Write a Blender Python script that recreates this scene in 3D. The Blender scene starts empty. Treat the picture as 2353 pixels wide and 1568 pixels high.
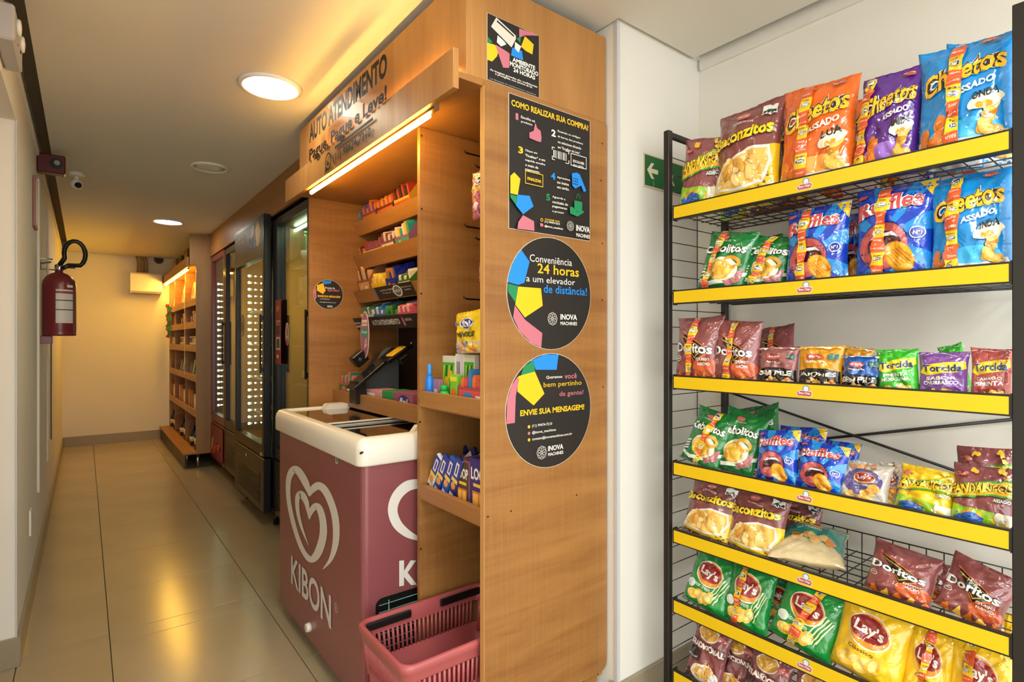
import bpy, bmesh, math, random
from mathutils import Vector, Matrix, noise
from mathutils.geometry import tessellate_polygon
R = math.radians
scene = bpy.context.scene
COL = scene.collection

# ------------------------------------------------------------------ camera
CAM = Vector((0.0, 0.0, 1.27)); YAW = 37.9; FPX = 1262.0
cd = bpy.data.cameras.new('camera'); cam = bpy.data.objects.new('camera', cd); COL.objects.link(cam)
cd.sensor_width = 36.0; cd.lens = 36.0*FPX/2353.0; cd.clip_start = 0.02
cam.location = CAM; cam.rotation_euler = (R(90), 0, R(-YAW))
scene.camera = cam

# ------------------------------------------------------------------ world and exposure
w = bpy.data.worlds.new('world'); scene.world = w; w.use_nodes = True
bg = w.node_tree.nodes['Background']; bg.inputs[0].default_value = (0.94, 0.95, 0.95, 1); bg.inputs[1].default_value = 4.2
scene.view_settings.view_transform = 'Standard'; scene.view_settings.look = 'None'
scene.view_settings.gamma = 1; scene.view_settings.use_curve_mapping = False
scene.view_settings.exposure = 0.06
LED_WARM = (1.0, 0.60, 0.13)
E_LED, E_UPLIGHT, E_DOWN, E_FILL, E_FAR = 85.0, 62.0, 44.0, 24.0, 150.0

SN, CS = math.sin(R(YAW)), math.cos(R(YAW))
def px(u, v, X=None, Y=None, Z=None):
    """the point of the plane X=, Y= or Z= that the photograph shows at (u, v)"""
    r = (u-1176.5)/FPX; h = (784.0-v)/FPX
    dx, dy = r*CS+SN, CS-r*SN
    t = X/dx if X is not None else (Y/dy if Y is not None else (Z-CAM.z)/h)
    return Vector((t*dx, t*dy, CAM.z+t*h))

# ------------------------------------------------------------------ materials
def lin(c):
    return tuple(((x/255.)/12.92 if x/255. <= .04045 else ((x/255.+.055)/1.055)**2.4) for x in c)
MC = {}
def mat(name, rgb, rough=.5, metal=0, coat=0, spec=None):
    key = (name, rgb, rough, metal, coat)
    if key in MC: return MC[key]
    m = bpy.data.materials.new(name); m.use_nodes = True; MC[key] = m
    b = m.node_tree.nodes['Principled BSDF']
    b.inputs['Base Color'].default_value = (*lin(rgb), 1); b.inputs['Roughness'].default_value = rough
    b.inputs['Metallic'].default_value = metal; b.inputs['Coat Weight'].default_value = coat
    b.inputs['Coat Roughness'].default_value = .12
    if spec is not None: b.inputs['Specular IOR Level'].default_value = spec
    return m
def film(rgb):
    new = ('snack_film', tuple(rgb), .20, .0, .7) not in MC
    m = mat('snack_film', tuple(rgb), .20, .0, .7)
    if new:
        N = m.node_tree.nodes; L = m.node_tree.links; tc = N.new('ShaderNodeTexCoord')
        n1 = N.new('ShaderNodeTexNoise'); n1.inputs['Scale'].default_value = 26; n1.inputs['Detail'].default_value = 2; n1.inputs['Distortion'].default_value = 1.2
        bp = N.new('ShaderNodeBump'); bp.inputs['Strength'].default_value = .55; bp.inputs['Distance'].default_value = .006
        L.new(tc.outputs['Object'], n1.inputs[0]); L.new(n1.outputs[0], bp.inputs['Height']); L.new(bp.outputs[0], N['Principled BSDF'].inputs['Normal'])
        L.new(bp.outputs[0], N['Principled BSDF'].inputs['Coat Normal'])
    return m
def ink(rgb): return mat('print_ink', tuple(rgb), .45)
def emit(name, rgb, s, sample=True):
    m = bpy.data.materials.new(name); m.use_nodes = True; nt = m.node_tree
    nt.nodes.clear(); e = nt.nodes.new('ShaderNodeEmission'); o = nt.nodes.new('ShaderNodeOutputMaterial')
    e.inputs[0].default_value = (*rgb, 1); e.inputs[1].default_value = s
    nt.links.new(e.outputs[0], o.inputs[0])
    if not sample: m.cycles.emission_sampling = 'NONE'
    return m
def noise_mat(name, c1, c2, scale, rough=.6, bump=0, coat=0, detail=4, rough2=None, bscale=None):
    m = bpy.data.materials.new(name); m.use_nodes = True; nt = m.node_tree; N = nt.nodes; L = nt.links
    b = N['Principled BSDF']; tc = N.new('ShaderNodeTexCoord'); mp = N.new('ShaderNodeMapping')
    mp.inputs['Scale'].default_value = scale; L.new(tc.outputs['Object'], mp.inputs[0])
    n = N.new('ShaderNodeTexNoise'); n.inputs['Scale'].default_value = 1; n.inputs['Detail'].default_value = detail
    L.new(mp.outputs[0], n.inputs[0])
    r = N.new('ShaderNodeValToRGB'); r.color_ramp.elements[0].position = .3; r.color_ramp.elements[1].position = .7
    r.color_ramp.elements[0].color = (*lin(c1), 1); r.color_ramp.elements[1].color = (*lin(c2), 1)
    L.new(n.outputs[0], r.inputs[0]); L.new(r.outputs[0], b.inputs['Base Color'])
    b.inputs['Roughness'].default_value = rough; b.inputs['Coat Weight'].default_value = coat
    if bump:
        n2 = N.new('ShaderNodeTexNoise'); n2.inputs['Scale'].default_value = bscale or 60; n2.inputs['Detail'].default_value = 3
        L.new(tc.outputs['Object'], n2.inputs[0])
        bp = N.new('ShaderNodeBump'); bp.inputs['Strength'].default_value = bump; bp.inputs['Distance'].default_value = .002
        L.new(n2.outputs[0], bp.inputs['Height']); L.new(bp.outputs[0], b.inputs['Normal'])
    return m
def wood_mat(name, s, c1=(132,85,40), c2=(163,114,60), rot=(0,0,0)):
    """laminate: soft long grain (axis with the smallest scale) and a fine cross weave"""
    m = bpy.data.materials.new(name); m.use_nodes = True; nt = m.node_tree; N = nt.nodes; L = nt.links
    b = N['Principled BSDF']; tc = N.new('ShaderNodeTexCoord'); mp = N.new('ShaderNodeMapping')
    mp.inputs['Scale'].default_value = s; mp.inputs['Rotation'].default_value = rot
    L.new(tc.outputs['Object'], mp.inputs[0])
    n = N.new('ShaderNodeTexNoise'); n.inputs['Scale'].default_value = 1; n.inputs['Detail'].default_value = 5; n.inputs['Roughness'].default_value = .62
    n.inputs['Distortion'].default_value = .5
    L.new(mp.outputs[0], n.inputs[0])
    mp2 = N.new('ShaderNodeMapping'); mp2.inputs['Scale'].default_value = (150, 150, 5); L.new(tc.outputs['Object'], mp2.inputs[0])
    n2 = N.new('ShaderNodeTexNoise'); n2.inputs['Scale'].default_value = 1; n2.inputs['Detail'].default_value = 2
    L.new(mp2.outputs[0], n2.inputs[0])
    mx = N.new('ShaderNodeMath'); mx.operation = 'MULTIPLY_ADD'; mx.inputs[1].default_value = .25
    L.new(n2.outputs[0], mx.inputs[0]); L.new(n.outputs[0], mx.inputs[2])
    r = N.new('ShaderNodeValToRGB'); r.color_ramp.elements[0].position = .40; r.color_ramp.elements[1].position = .80
    r.color_ramp.elements[0].color = (*lin(c1), 1); r.color_ramp.elements[1].color = (*lin(c2), 1)
    L.new(mx.outputs[0], r.inputs[0]); L.new(r.outputs[0], b.inputs['Base Color'])
    b.inputs['Roughness'].default_value = .42
    return m
def glass_mat(name, tint=(1,1,1), rough=.02, refl=1.0):
    m = bpy.data.materials.new(name); m.use_nodes = True; nt = m.node_tree; N = nt.nodes; L = nt.links
    N.clear(); o = N.new('ShaderNodeOutputMaterial'); mx = N.new('ShaderNodeMixShader'); t = N.new('ShaderNodeBsdfTransparent')
    g = N.new('ShaderNodeBsdfGlossy'); lw = N.new('ShaderNodeLayerWeight'); lw.inputs[0].default_value = .5; pw = N.new('ShaderNodeMath'); pw.operation = 'POWER'; pw.inputs[1].default_value = 4.0; L.new(lw.outputs['Facing'], pw.inputs[0]); f = N.new('ShaderNodeMath'); f.operation = 'MULTIPLY_ADD'; f.inputs[1].default_value = .9; f.inputs[2].default_value = .05; L.new(pw.outputs[0], f.inputs[0])
    k = N.new('ShaderNodeMath'); k.operation = 'MULTIPLY'; k.inputs[1].default_value = refl; k.use_clamp = True
    t.inputs[0].default_value = (*tint, 1); g.inputs['Roughness'].default_value = rough
    L.new(f.outputs[0], k.inputs[0]); L.new(k.outputs[0], mx.inputs[0]); L.new(t.outputs[0], mx.inputs[1]); L.new(g.outputs[0], mx.inputs[2])
    L.new(mx.outputs[0], o.inputs[0])
    return m

M_wall = noise_mat('painted_wall', (224,220,210), (230,226,216), (1.2,1.2,1.2), .75, .12, bscale=90)
M_ceil = noise_mat('painted_ceiling', (218,213,200), (224,219,206), (.8,.8,.8), .8)
M_base = noise_mat('skirting_porcelain', (146,134,112), (154,142,120), (4,4,4), .35)
M_tile = noise_mat('floor_porcelain', (164,148,118), (172,156,126), (2.5,2.5,2.5), .20, .05, bscale=14)
M_tile.node_tree.nodes['Principled BSDF'].inputs['Specular IOR Level'].default_value = .6
M_grout = mat('grout', (92,80,62), .9)
M_woodH = wood_mat('laminate_horizontal', (1.6, 1.6, 15), rot=(0, R(-9), 0))
M_woodV = wood_mat('laminate_vertical', (9, 9, .9), (152,101,50), (178,128,70))
M_woodL = wood_mat('laminate_long', (4, 1.0, 14), (142,92,44), (170,119,64))
M_woodE = mat('laminate_edge', (196,146,84), .45)
M_black = mat('black_steel', (24,22,21), .42)
M_blackp = mat('black_plastic', (17,17,18), .35)
M_rack = mat('rack_black_paint', (30,26,24), .38)
M_yellow = mat('yellow_strip', (228,190,12), .42)
M_white = mat('white_plastic', (226,220,206), .35, coat=.2)
M_chrome = mat('chrome', (200,200,200), .18, 1)
M_led = emit('led_tube', (1.0, .57, .09), E_LED)
M_uplight = emit('led_uplight', LED_WARM, E_UPLIGHT)
M_fartube = emit('led_tube_far', (1.0, .55, .07), E_FAR)
M_down = emit('downlight_diffuser', (1.0, .94, .80), E_DOWN)
M_fill = emit('fill_panel_emitter', (.92, 1.0, .98), E_FILL)
M_dot = emit('led_dot', (.80, 1.0, .66), 26)
M_glass = glass_mat('door_glass', (.93,.97,.93))
M_clear = glass_mat('clear_acrylic', (.97,.96,.93), .02, .025)

# ------------------------------------------------------------------ mesh building
def tag(o, label=None, cat=None, group=None, kind=None):
    if label: o['label'] = label
    if cat: o['category'] = cat
    if group: o['group'] = group
    if kind: o['kind'] = kind
    return o
def empty(name, loc=(0,0,0), label=None, cat=None, group=None, rot=None):
    o = bpy.data.objects.new(name, None); COL.objects.link(o); o.empty_display_size = .05
    o.location = loc
    if rot is not None: o.rotation_euler = rot
    return tag(o, label, cat, group)
class MB:
    def __init__(s): s.v = []; s.f = []; s.m = []; s.mats = []; s.sm = []
    def mi(s, m):
        if m not in s.mats: s.mats.append(m)
        return s.mats.index(m)
    def add(s, vs, fs, m, smooth=False, M=None):
        b = len(s.v); k = s.mi(m)
        s.v += [tuple(M @ Vector(p)) if M is not None else tuple(p) for p in vs]
        s.f += [tuple(i+b for i in f) for f in fs]; s.m += [k]*len(fs); s.sm += [smooth]*len(fs)
        return s
    def box(s, a, b, m, M=None, bev=0):
        x0,x1 = sorted((a[0],b[0])); y0,y1 = sorted((a[1],b[1])); z0,z1 = sorted((a[2],b[2]))
        if bev:
            c = bev; pts = []; 
            prof = [(x0+c,y0),(x1-c,y0),(x1,y0+c),(x1,y1-c),(x1-c,y1),(x0+c,y1),(x0,y1-c),(x0,y0+c)]
            ins = [(x0+c,y0+c),(x1-c,y0+c),(x1-c,y0+c),(x1-c,y1-c),(x1-c,y1-c),(x0+c,y1-c),(x0+c,y1-c),(x0+c,y0+c)]
            rings = [[(p[0],p[1],z0) for p in ins],[(p[0],p[1],z0+c) for p in prof],[(p[0],p[1],z1-c) for p in prof],[(p[0],p[1],z1) for p in ins]]
            vs = [q for r_ in rings for q in r_]; fs = []
            for k in range(3):
                for i in range(8):
                    j = (i+1)%8; fs.append((k*8+i,k*8+j,k*8+8+j,k*8+8+i))
            fs.append((0,6,4,2)); fs.append((24,26,28,30))
            return s.add(vs, fs, m, False, M)
        vs = [(x0,y0,z0),(x1,y0,z0),(x1,y1,z0),(x0,y1,z0),(x0,y0,z1),(x1,y0,z1),(x1,y1,z1),(x0,y1,z1)]
        return s.add(vs, [(0,3,2,1),(4,5,6,7),(0,1,5,4),(1,2,6,5),(2,3,7,6),(3,0,4,7)], m, False, M)
    def cyl(s, p, q, r, m, n=12, r2=None, smooth=True, caps=True):
        p = Vector(p); q = Vector(q); d = (q-p).normalized(); r2 = r if r2 is None else r2
        a = d.orthogonal().normalized(); b = d.cross(a)
        vs = [p+(a*math.cos(t)+b*math.sin(t))*r for t in [2*math.pi*i/n for i in range(n)]]
        vs += [q+(a*math.cos(t)+b*math.sin(t))*r2 for t in [2*math.pi*i/n for i in range(n)]]
        s.add(vs, [(i,(i+1)%n,n+(i+1)%n,n+i) for i in range(n)], m, smooth)
        if caps: s.add(vs, [tuple(range(n))[::-1], tuple(range(n,2*n))], m, False)
        return s
    def tube(s, pts, r, m, n=8):
        pts = [Vector(p) for p in pts]; rings = []; a = None
        for i, p in enumerate(pts):
            d = (pts[min(i+1,len(pts)-1)]-pts[max(i-1,0)]).normalized()
            a = d.orthogonal().normalized() if a is None else (a-d*a.dot(d)).normalized()
            b = d.cross(a); rings.append([p+(a*math.cos(t)+b*math.sin(t))*r for t in [2*math.pi*k/n for k in range(n)]])
        vs = [q for g in rings for q in g]; fs = []
        for k in range(len(pts)-1):
            for i in range(n): fs.append((k*n+i,k*n+(i+1)%n,(k+1)*n+(i+1)%n,(k+1)*n+i))
        s.add(vs, fs, m, True); s.add(vs, [tuple(range(n))[::-1], tuple(range((len(pts)-1)*n,len(pts)*n))], m)
        return s
    def lathe(s, prof, m, n=24, c=(0,0,0), M=None, mats=None):
        """prof: (radius, z) pairs"""
        vs = []
        for (r_, z) in prof:
            for i in range(n):
                t = 2*math.pi*i/n; vs.append((c[0]+r_*math.cos(t), c[1]+r_*math.sin(t), c[2]+z))
        for k in range(len(prof)-1):
            fs = [(k*n+i,k*n+(i+1)%n,(k+1)*n+(i+1)%n,(k+1)*n+i) for i in range(n)]
            ring = vs[k*n:(k+2)*n]
            s.add(ring, [(i,(i+1)%n,n+(i+1)%n,n+i) for i in range(n)], mats[k] if mats else m, True, M)
        s.add(vs[:n], [tuple(range(n))[::-1]], m, False, M); s.add(vs[-n:], [tuple(range(n))], m, False, M)
        return s
    def prism(s, poly, axis, a, b, m, smooth=False):
        """poly: 2D points in the plane across `axis` (0:(y,z) 1:(x,z) 2:(x,y))"""
        def P(p, h): return (h,p[0],p[1]) if axis==0 else ((p[0],h,p[1]) if axis==1 else (p[0],p[1],h))
        n = len(poly); vs = [P(p,a) for p in poly]+[P(p,b) for p in poly]
        s.add(vs, [(i,(i+1)%n,n+(i+1)%n,n+i) for i in range(n)], m, smooth)
        tr = tessellate_polygon([[Vector((p[0],p[1],0)) for p in poly]])
        s.add(vs, [tuple(t) for t in tr]+[tuple(x+n for x in t) for t in tr], m)
        return s
    def build(s, name, parent=None, loc=None, fixn=True):
        me = bpy.data.meshes.new(name); me.from_pydata(s.v, [], s.f)
        for m in s.mats: me.materials.append(m)
        me.polygons.foreach_set('material_index', s.m); me.polygons.foreach_set('use_smooth', s.sm)
        me.update()
        if fixn:
            bm = bmesh.new(); bm.from_mesh(me); bmesh.ops.remove_doubles(bm, verts=bm.verts, dist=1e-6)
            bmesh.ops.recalc_face_normals(bm, faces=bm.faces); bm.to_mesh(me); bm.free()
        o = bpy.data.objects.new(name, me); COL.objects.link(o)
        if parent is not None: o.parent = parent
        if loc is not None: o.location = loc
        return o
def rrect(x0, y0, x1, y1, r, n=5):
    pts = []
    for cx, cy, a0 in ((x1-r,y1-r,0),(x0+r,y1-r,90),(x0+r,y0+r,180),(x1-r,y0+r,270)):
        for k in range(n+1):
            a = R(a0+90*k/n); pts.append((cx+r*math.cos(a), cy+r*math.sin(a)))
    return pts

# ------------------------------------------------------------------ flat print (posters, packs)
TC = {}
def text2d(txt, bold=.0, res=2):
    key = (txt, bold, res)
    if key in TC: return TC[key]
    cu = bpy.data.curves.new('t', 'FONT'); cu.body = txt; cu.resolution_u = res; cu.offset = bold; cu.fill_mode = 'FRONT'
    o = bpy.data.objects.new('t', cu); COL.objects.link(o)
    dg = bpy.context.evaluated_depsgraph_get(); dg.update()
    me = bpy.data.meshes.new_from_object(o.evaluated_get(dg))
    vs = [(v.co.x, v.co.y) for v in me.vertices]; fs = [tuple(p.vertices) for p in me.polygons]
    bpy.data.objects.remove(o); bpy.data.curves.remove(cu); bpy.data.meshes.remove(me)
    if vs:
        x0 = min(v[0] for v in vs); x1 = max(v[0] for v in vs); y0 = min(v[1] for v in vs); y1 = max(v[1] for v in vs)
        vs = [((x-x0)/max(x1-x0,1e-6), (y-y0)/max(y1-y0,1e-6)) for x, y in vs]
    TC[key] = (vs, fs); return TC[key]
class Art:
    """coloured flat shapes in x,y; each call goes one thin layer up"""
    def __init__(s): s.items = []; s.k = 0
    def _a(s, vs, fs, c, top=True):
        if top: s.k += 1
        s.items.append((vs, fs, c, s.k))
        return s
    def poly(s, pts, c, top=True):
        tr = tessellate_polygon([[Vector((p[0],p[1],0)) for p in pts]])
        return s._a([tuple(p) for p in pts], [tuple(t) for t in tr], c, top)
    def rect(s, x0, y0, x1, y1, c, top=True): return s.poly([(x0,y0),(x1,y0),(x1,y1),(x0,y1)], c, top)
    def ell(s, cx, cy, rx, ry, c, n=24, top=True, rot=0):
        cr, sr = math.cos(R(rot)), math.sin(R(rot))
        return s.poly([(cx+rx*math.cos(t)*cr-ry*math.sin(t)*sr, cy+rx*math.cos(t)*sr+ry*math.sin(t)*cr) for t in [2*math.pi*i/n for i in range(n)]], c, top)
    def ring(s, cx, cy, rx, ry, w_, c, n=24, a0=0, a1=360):
        vs = []; fs = []
        for i in range(n+1):
            t = R(a0+(a1-a0)*i/n); vs += [(cx+rx*math.cos(t), cy+ry*math.sin(t)), (cx+(rx-w_)*math.cos(t), cy+(ry-w_)*math.sin(t))]
        for i in range(n): fs.append((2*i,2*i+2,2*i+3,2*i+1))
        return s._a(vs, fs, c)
    def frame(s, x0, y0, x1, y1, w_, c):
        for a in ((x0,y0,x1,y0+w_),(x0,y1-w_,x1,y1),(x0,y0,x0+w_,y1),(x1-w_,y0,x1,y1)): s.rect(*a, c)
        return s
    def text(s, txt, x0, y0, x1, y1, c, bold=.02, slant=0, arc=0, rise=0, outline=None, ow=.05, res=2):
        """text fitted into the box; slant = shear, rise = height gained along the line, arc = bulge"""
        def put(b, col, grow=0):
            vs, fs = text2d(txt, b, res); W = x1-x0; H = y1-y0; o = []
            for x, y in vs:
                if grow: x = x*(1+2*grow*H/W)-grow*H/W; y = y*(1+2*grow)-grow
                yy = y0+y*H+rise*x+arc*(1-(2*x-1)**2)
                o.append((x0+x*W+slant*y*H, yy))
            s._a(o, fs, col)
        if outline: put(bold*.6+ow, outline, ow*.9)
        put(bold*.6, c); return s
    def mesh(s, name, parent, fn, matf, cells=None, lift=.0004):
        """fn(x, y, height) -> 3D; cells = spacing at which shapes are cut so that they follow a curved pack"""
        mb = MB()
        for vs, fs, c, k in s.items:
            m = matf(c)
            if cells:
                bm = bmesh.new(); bv = [bm.verts.new((x,y,0)) for x, y in vs]
                for f in fs:
                    try: bm.faces.new([bv[i] for i in f])
                    except ValueError: pass
                xs = [v[0] for v in vs]; ys = [v[1] for v in vs]
                for ax, lo, hi in ((0,min(xs),max(xs)),(1,min(ys),max(ys))):
                    n = Vector((1,0,0)) if ax==0 else Vector((0,1,0)); q = math.floor(lo/cells[ax])+1
                    while q*cells[ax] < hi:
                        bmesh.ops.bisect_plane(bm, geom=bm.verts[:]+bm.edges[:]+bm.faces[:], dist=1e-7, plane_co=n*(q*cells[ax]), plane_no=n); q += 1
                bm.verts.index_update()
                mb.add([fn(v.co.x, v.co.y, lift*k) for v in bm.verts], [tuple(v.index for v in f.verts) for f in bm.faces], m, True)
                bm.free()
            else:
                mb.add([fn(x, y, lift*k) for x, y in vs], fs, m)
        o = mb.build(name, parent, fixn=False); return o
# ================================================================== SETTING
ZC = 2.35; XL = -0.21; XR = 1.893; YE = 8.48; YCOL = 1.245; XCOL = 1.418; XREC = 1.74
def struct(name, mb, parent=None):
    o = mb.build(name, parent)
    if parent is None: o['kind'] = 'structure'
    return o
def simple(name, a, b, m, bev=0): return struct(name, MB().box(a, b, m, bev=bev))

floor = simple('floor', (-2.75,-2.75,-.10), (2.05,8.62,-.006), M_grout)
regions = [(-2.6,-2.6,XR,YCOL), (XL,YCOL,XCOL,2.95), (XL,2.95,XREC,YE), (-.33,1.98,XL,2.88)]
tile_cache = {}
for ix in range(-5, 4):
    for iy in range(-10, 11):
        cx0, cy0 = .085+.6*ix, 2.84+.6*iy
        for (rx0, ry0, rx1, ry1) in regions:
            x0, x1 = max(cx0,rx0), min(cx0+.6,rx1); y0, y1 = max(cy0,ry0), min(cy0+.6,ry1)
            if x1-x0 < .01 or y1-y0 < .01: continue
            wx, wy = x1-x0-.003, y1-y0-.003; key = (round(wx,4), round(wy,4))
            if key not in tile_cache:
                o = MB().box((-wx/2,-wy/2,-.008), (wx/2,wy/2,0), M_tile, bev=.0008).build('tile', floor); tile_cache[key] = o.data
            else:
                o = bpy.data.objects.new('tile', tile_cache[key]); COL.objects.link(o); o.parent = floor
            o.location = ((x0+x1)/2, (y0+y1)/2, 0)
H = 2.46
simple('wall_right', (XR,-2.6,0), (XR+.15,YCOL,H), M_wall)
simple('wall_column', (XCOL,YCOL,0), (XR+.15,2.95,H), M_wall)
simple('wall_right', (XREC,2.95,0), (XREC+.15,YE,H), M_wall)
simple('wall_end', (-.36,YE,0), (XREC+.15,YE+.14,H), M_wall)
simple('wall_left', (-.35,2.88,0), (XL,YE,H), M_wall)
simple('wall_left', (-.35,1.98,2.13), (XL,2.88,H), M_wall)
simple('wall_left', (-.35,1.05,0), (XL,1.98,H), M_wall)
simple('wall_side', (-2.6,1.05,0), (-.35,1.2,H), M_wall)
simple('wall_side', (-2.75,-2.6,0), (-2.6,1.2,H), M_wall)
d1 = struct('door_1', MB().box((-.345,1.985,.004), (-.305,2.875,2.125), mat('door_paint',(196,192,182),.4)))
struct('door_handle', MB().box((-.305,2.05,.98), (-.285,2.065,1.12), M_chrome), d1)
# ceiling slab, kept clear of the walls by a shadow gap
M_gapdark = mat('gap_shade_plaster', (150,138,120), .85)  # upper slab coloured darker, so the gap's shade is partly in its colour
cp = [(-2.54,-2.54),(1.836,-2.54),(1.836,1.228),(1.409,1.228),(1.409,YE-.03),(XL+.06,YE-.03),(XL+.06,1.11),(-2.54,1.0)]
cp = [(-2.54,-2.54),(1.836,-2.54),(1.836,1.228),(1.409,1.228),(1.409,YE-.03),(XL+.06,YE-.03),(XL+.06,.99),(-2.54,.99)]
ceil = struct('ceiling', MB().prism(cp, 2, ZC, ZC+.025, M_ceil))
simple('ceiling', (-2.75,-2.75,H), (2.05,8.62,H+.1), M_gapdark)
simple('trim_1', (XR-.012,-2.6,2.318), (XR,YCOL-.012,H), M_wall)
simple('trim_2', (XCOL-.002,YCOL-.012,2.362), (XR,YCOL,H), M_wall)
simple('trim_3', (XL,2.0,2.30), (XL+.012,YE,2.325), M_wall)
def skirt(name, a, b):
    simple(name, a, b, M_base, bev=.002)
skirt('baseboard_end', (XL+.013,YE-.013,0), (.80,YE,.115))
skirt('baseboard_left', (XL,2.88,0), (XL+.013,YE,.115))
skirt('baseboard_left', (-.303,2.867,0), (XL+.013,2.88,.115))
skirt('baseboard_column', (XCOL-.013,YCOL-.013,0), (XCOL,1.27,.115))
skirt('baseboard_column', (XCOL-.013,YCOL-.013,0), (XR-.013,YCOL,.115))
skirt('baseboard_right', (XR-.013,-2.6,0), (XR,YCOL-.013,.115))
# corner bead of the doorway and of the column
simple('trim_4', (XL-.001,2.874,.115), (XL+.003,2.892,2.13), mat('bead_grey',(196,196,196),.4))
simple('trim_5', (XCOL-.003,YCOL-.003,.115), (XCOL+.012,YCOL+.010,2.35), mat('bead_grey',(196,196,196),.4))
# wood fascia between the fridges and the ceiling
simple('trim_6', (1.0,2.85,2.12), (1.018,6.265,ZC-.002), M_woodL)
# slim cover strips and a painted-in door shadow line on the corridor wall
simple('trim_7', (XL,4.05,.42), (XL+.012,4.085,2.18), M_white, bev=.003)
simple('door_shadow_line', (XL,5.60,.50), (XL+.008,5.625,1.42), mat('door_shadow_brown',(96,78,40),.6))  # dark strip standing in for a door's shadow line
simple('trim_9', (XL,5.05,.42), (XL+.010,5.08,2.2), M_white, bev=.003)

# ------------------------------------------------------------------ lights with a body
def downlight(x, y, r, label, lit=True):
    t = empty('ceiling_light', (x,y,ZC), label, 'ceiling light')
    MB().lathe([(r*.80,-.001),(r*.84,-.010),(r*.93,-.014),(r,-.008),(r*1.01,0)], M_white if not lit else mat('lamp_ring',(226,222,214),.25), 40).build('ring', t)
    d = MB().lathe([(0.001,-.006),(r*.5,-.0065),(r*.81,-.004)], M_down if lit else M_white, 40)
    d.build('diffuser', t)
p = px(622,198,Z=ZC); downlight(p.x, p.y, .125, 'lit round white ceiling light nearest the wooden sign board')
p = px(386,509,Z=ZC); downlight(p.x, p.y, .125, 'lit round white ceiling light near the end wall of the corridor')
p = px(482,384,Z=ZC); downlight(p.x, p.y, .105, 'unlit flush round white ceiling fitting between the two lit lights', False)
downlight(.50,.95,.125,'added unseen round fill light above the shop end of the corridor')  # added out of view to brighten the doorway jamb
def fill_panel(x, y, sx, sy, label, m=None):  # unseen fill light added for the shop side, shaped as a ceiling panel
    t = empty('ceiling_fill_panel', (x,y,ZC), label, 'ceiling light')
    MB().box((-sx-.02,-sy-.02,-.012), (sx+.02,sy+.02,0), M_white).build('frame', t)
    MB().box((-sx,-sy,-.016), (sx,sy,-.011), m or M_fill).build('diffuser', t)
fill_panel(.55,-.55,.55,.16, 'added unseen fill panel on the shop room ceiling, nearest the snack rack')
fill_panel(-1.3,-.9,.55,.16, 'added unseen fill panel on the shop room ceiling, away from the snack rack')
fill_panel(.55,-1.9,.55,.16, 'added unseen ceiling fill panel at the back of the shop room')

# ================================================================== WOODEN SERVICE CABINET
cab = empty('display_cabinet', (1.15,2.07,0), 'light wooden self-service cabinet with header board and black stickers', 'cabinet')
def cpart(name, a, b, m, bev=.0008):
    o = MB().box((a[0]-1.15,a[1]-2.07,a[2]), (b[0]-1.15,b[1]-2.07,b[2]), m, bev=bev).build(name, cab); return o
def cprism(name, poly, axis, a, b, m):
    off = {0:(0,2.07),1:(1.15,0),2:(1.15,2.07)}
    if axis == 0: pl = [(p[0]-2.07,p[1]) for p in poly]; a -= 1.15; b -= 1.15
    if axis == 1: pl = [(p[0]-1.15,p[1]) for p in poly]; a -= 2.07; b -= 2.07
    return MB().prism(pl, axis, a, b, m).build(name, cab)
rc = [(1.412-.03*(1-math.cos(R(a))), .147+.03*(1-math.sin(R(a)))) for a in (0,22,45,67,90)]
sp = cprism('side_panel', [(.900,.147)]+rc[::-1]+[(1.412,2.012),(.900,2.012)], 1, 1.285, 1.303, M_woodH)
cpart('panel_edge', (.8985,1.2845,.15), (.9002,1.3035,2.0), M_woodE, 0)
cpart('side_panel', (.900,2.830,.12), (1.39,2.848,2.0), M_woodH)
cpart('divider', (.900,1.666,.10), (1.39,1.684,1.999), M_woodH)
cpart('divider', (.908,1.684,.10), (1.39,1.700,1.999), mat('laminate_shade',(158,106,58),.45))
cpart('top_board', (.818,1.290,2.0), (1.409,2.848,2.018), M_woodL)
cpart('back_panel', (1.392,1.303,.12), (1.408,1.666,1.999), M_woodH)
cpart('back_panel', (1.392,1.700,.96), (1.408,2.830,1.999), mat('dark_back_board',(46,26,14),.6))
cpart('back_panel', (1.392,1.700,.12), (1.408,2.830,.955), M_woodH)
cpart('header_board', (.8435,1.290,2.018), (.8615,2.802,2.312), M_woodV)
cpart('header_side', (.8615,1.290,2.018), (1.412,1.308,2.312), M_woodV)
cpart('header_side', (.8615,2.784,2.018), (1.38,2.802,2.312), M_woodV)
cpart('header_base', (.8615,1.308,2.018), (1.38,2.784,2.024), M_woodL)
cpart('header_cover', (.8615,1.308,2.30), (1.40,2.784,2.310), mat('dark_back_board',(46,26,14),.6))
cpart('pelmet', (.800,1.290,1.968), (.818,2.890,2.080), M_woodV)
cpart('pelmet_spacer', (.818,2.70,2.0), (.8435,2.72,2.018), M_woodL)
for z1_, z0_, zb in ((1.100,1.048,1.058), (.783,.733,.743)):
    cpart('shelf', (.918,1.303,zb-.018), (1.392,1.666,zb), M_woodL)
    cpart('shelf_lip', (.900,1.303,z0_), (.918,1.666,z1_), M_woodL)
cpart('counter', (1.038,1.700,.955), (1.392,2.830,.973), M_woodL)
cpart('counter_lip', (1.020,1.700,.948), (1.038,2.830,1.018), M_woodL)
SL = [(1.894,1.83),(1.72,1.65),(1.533,1.472),(1.39,1.33)]
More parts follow.
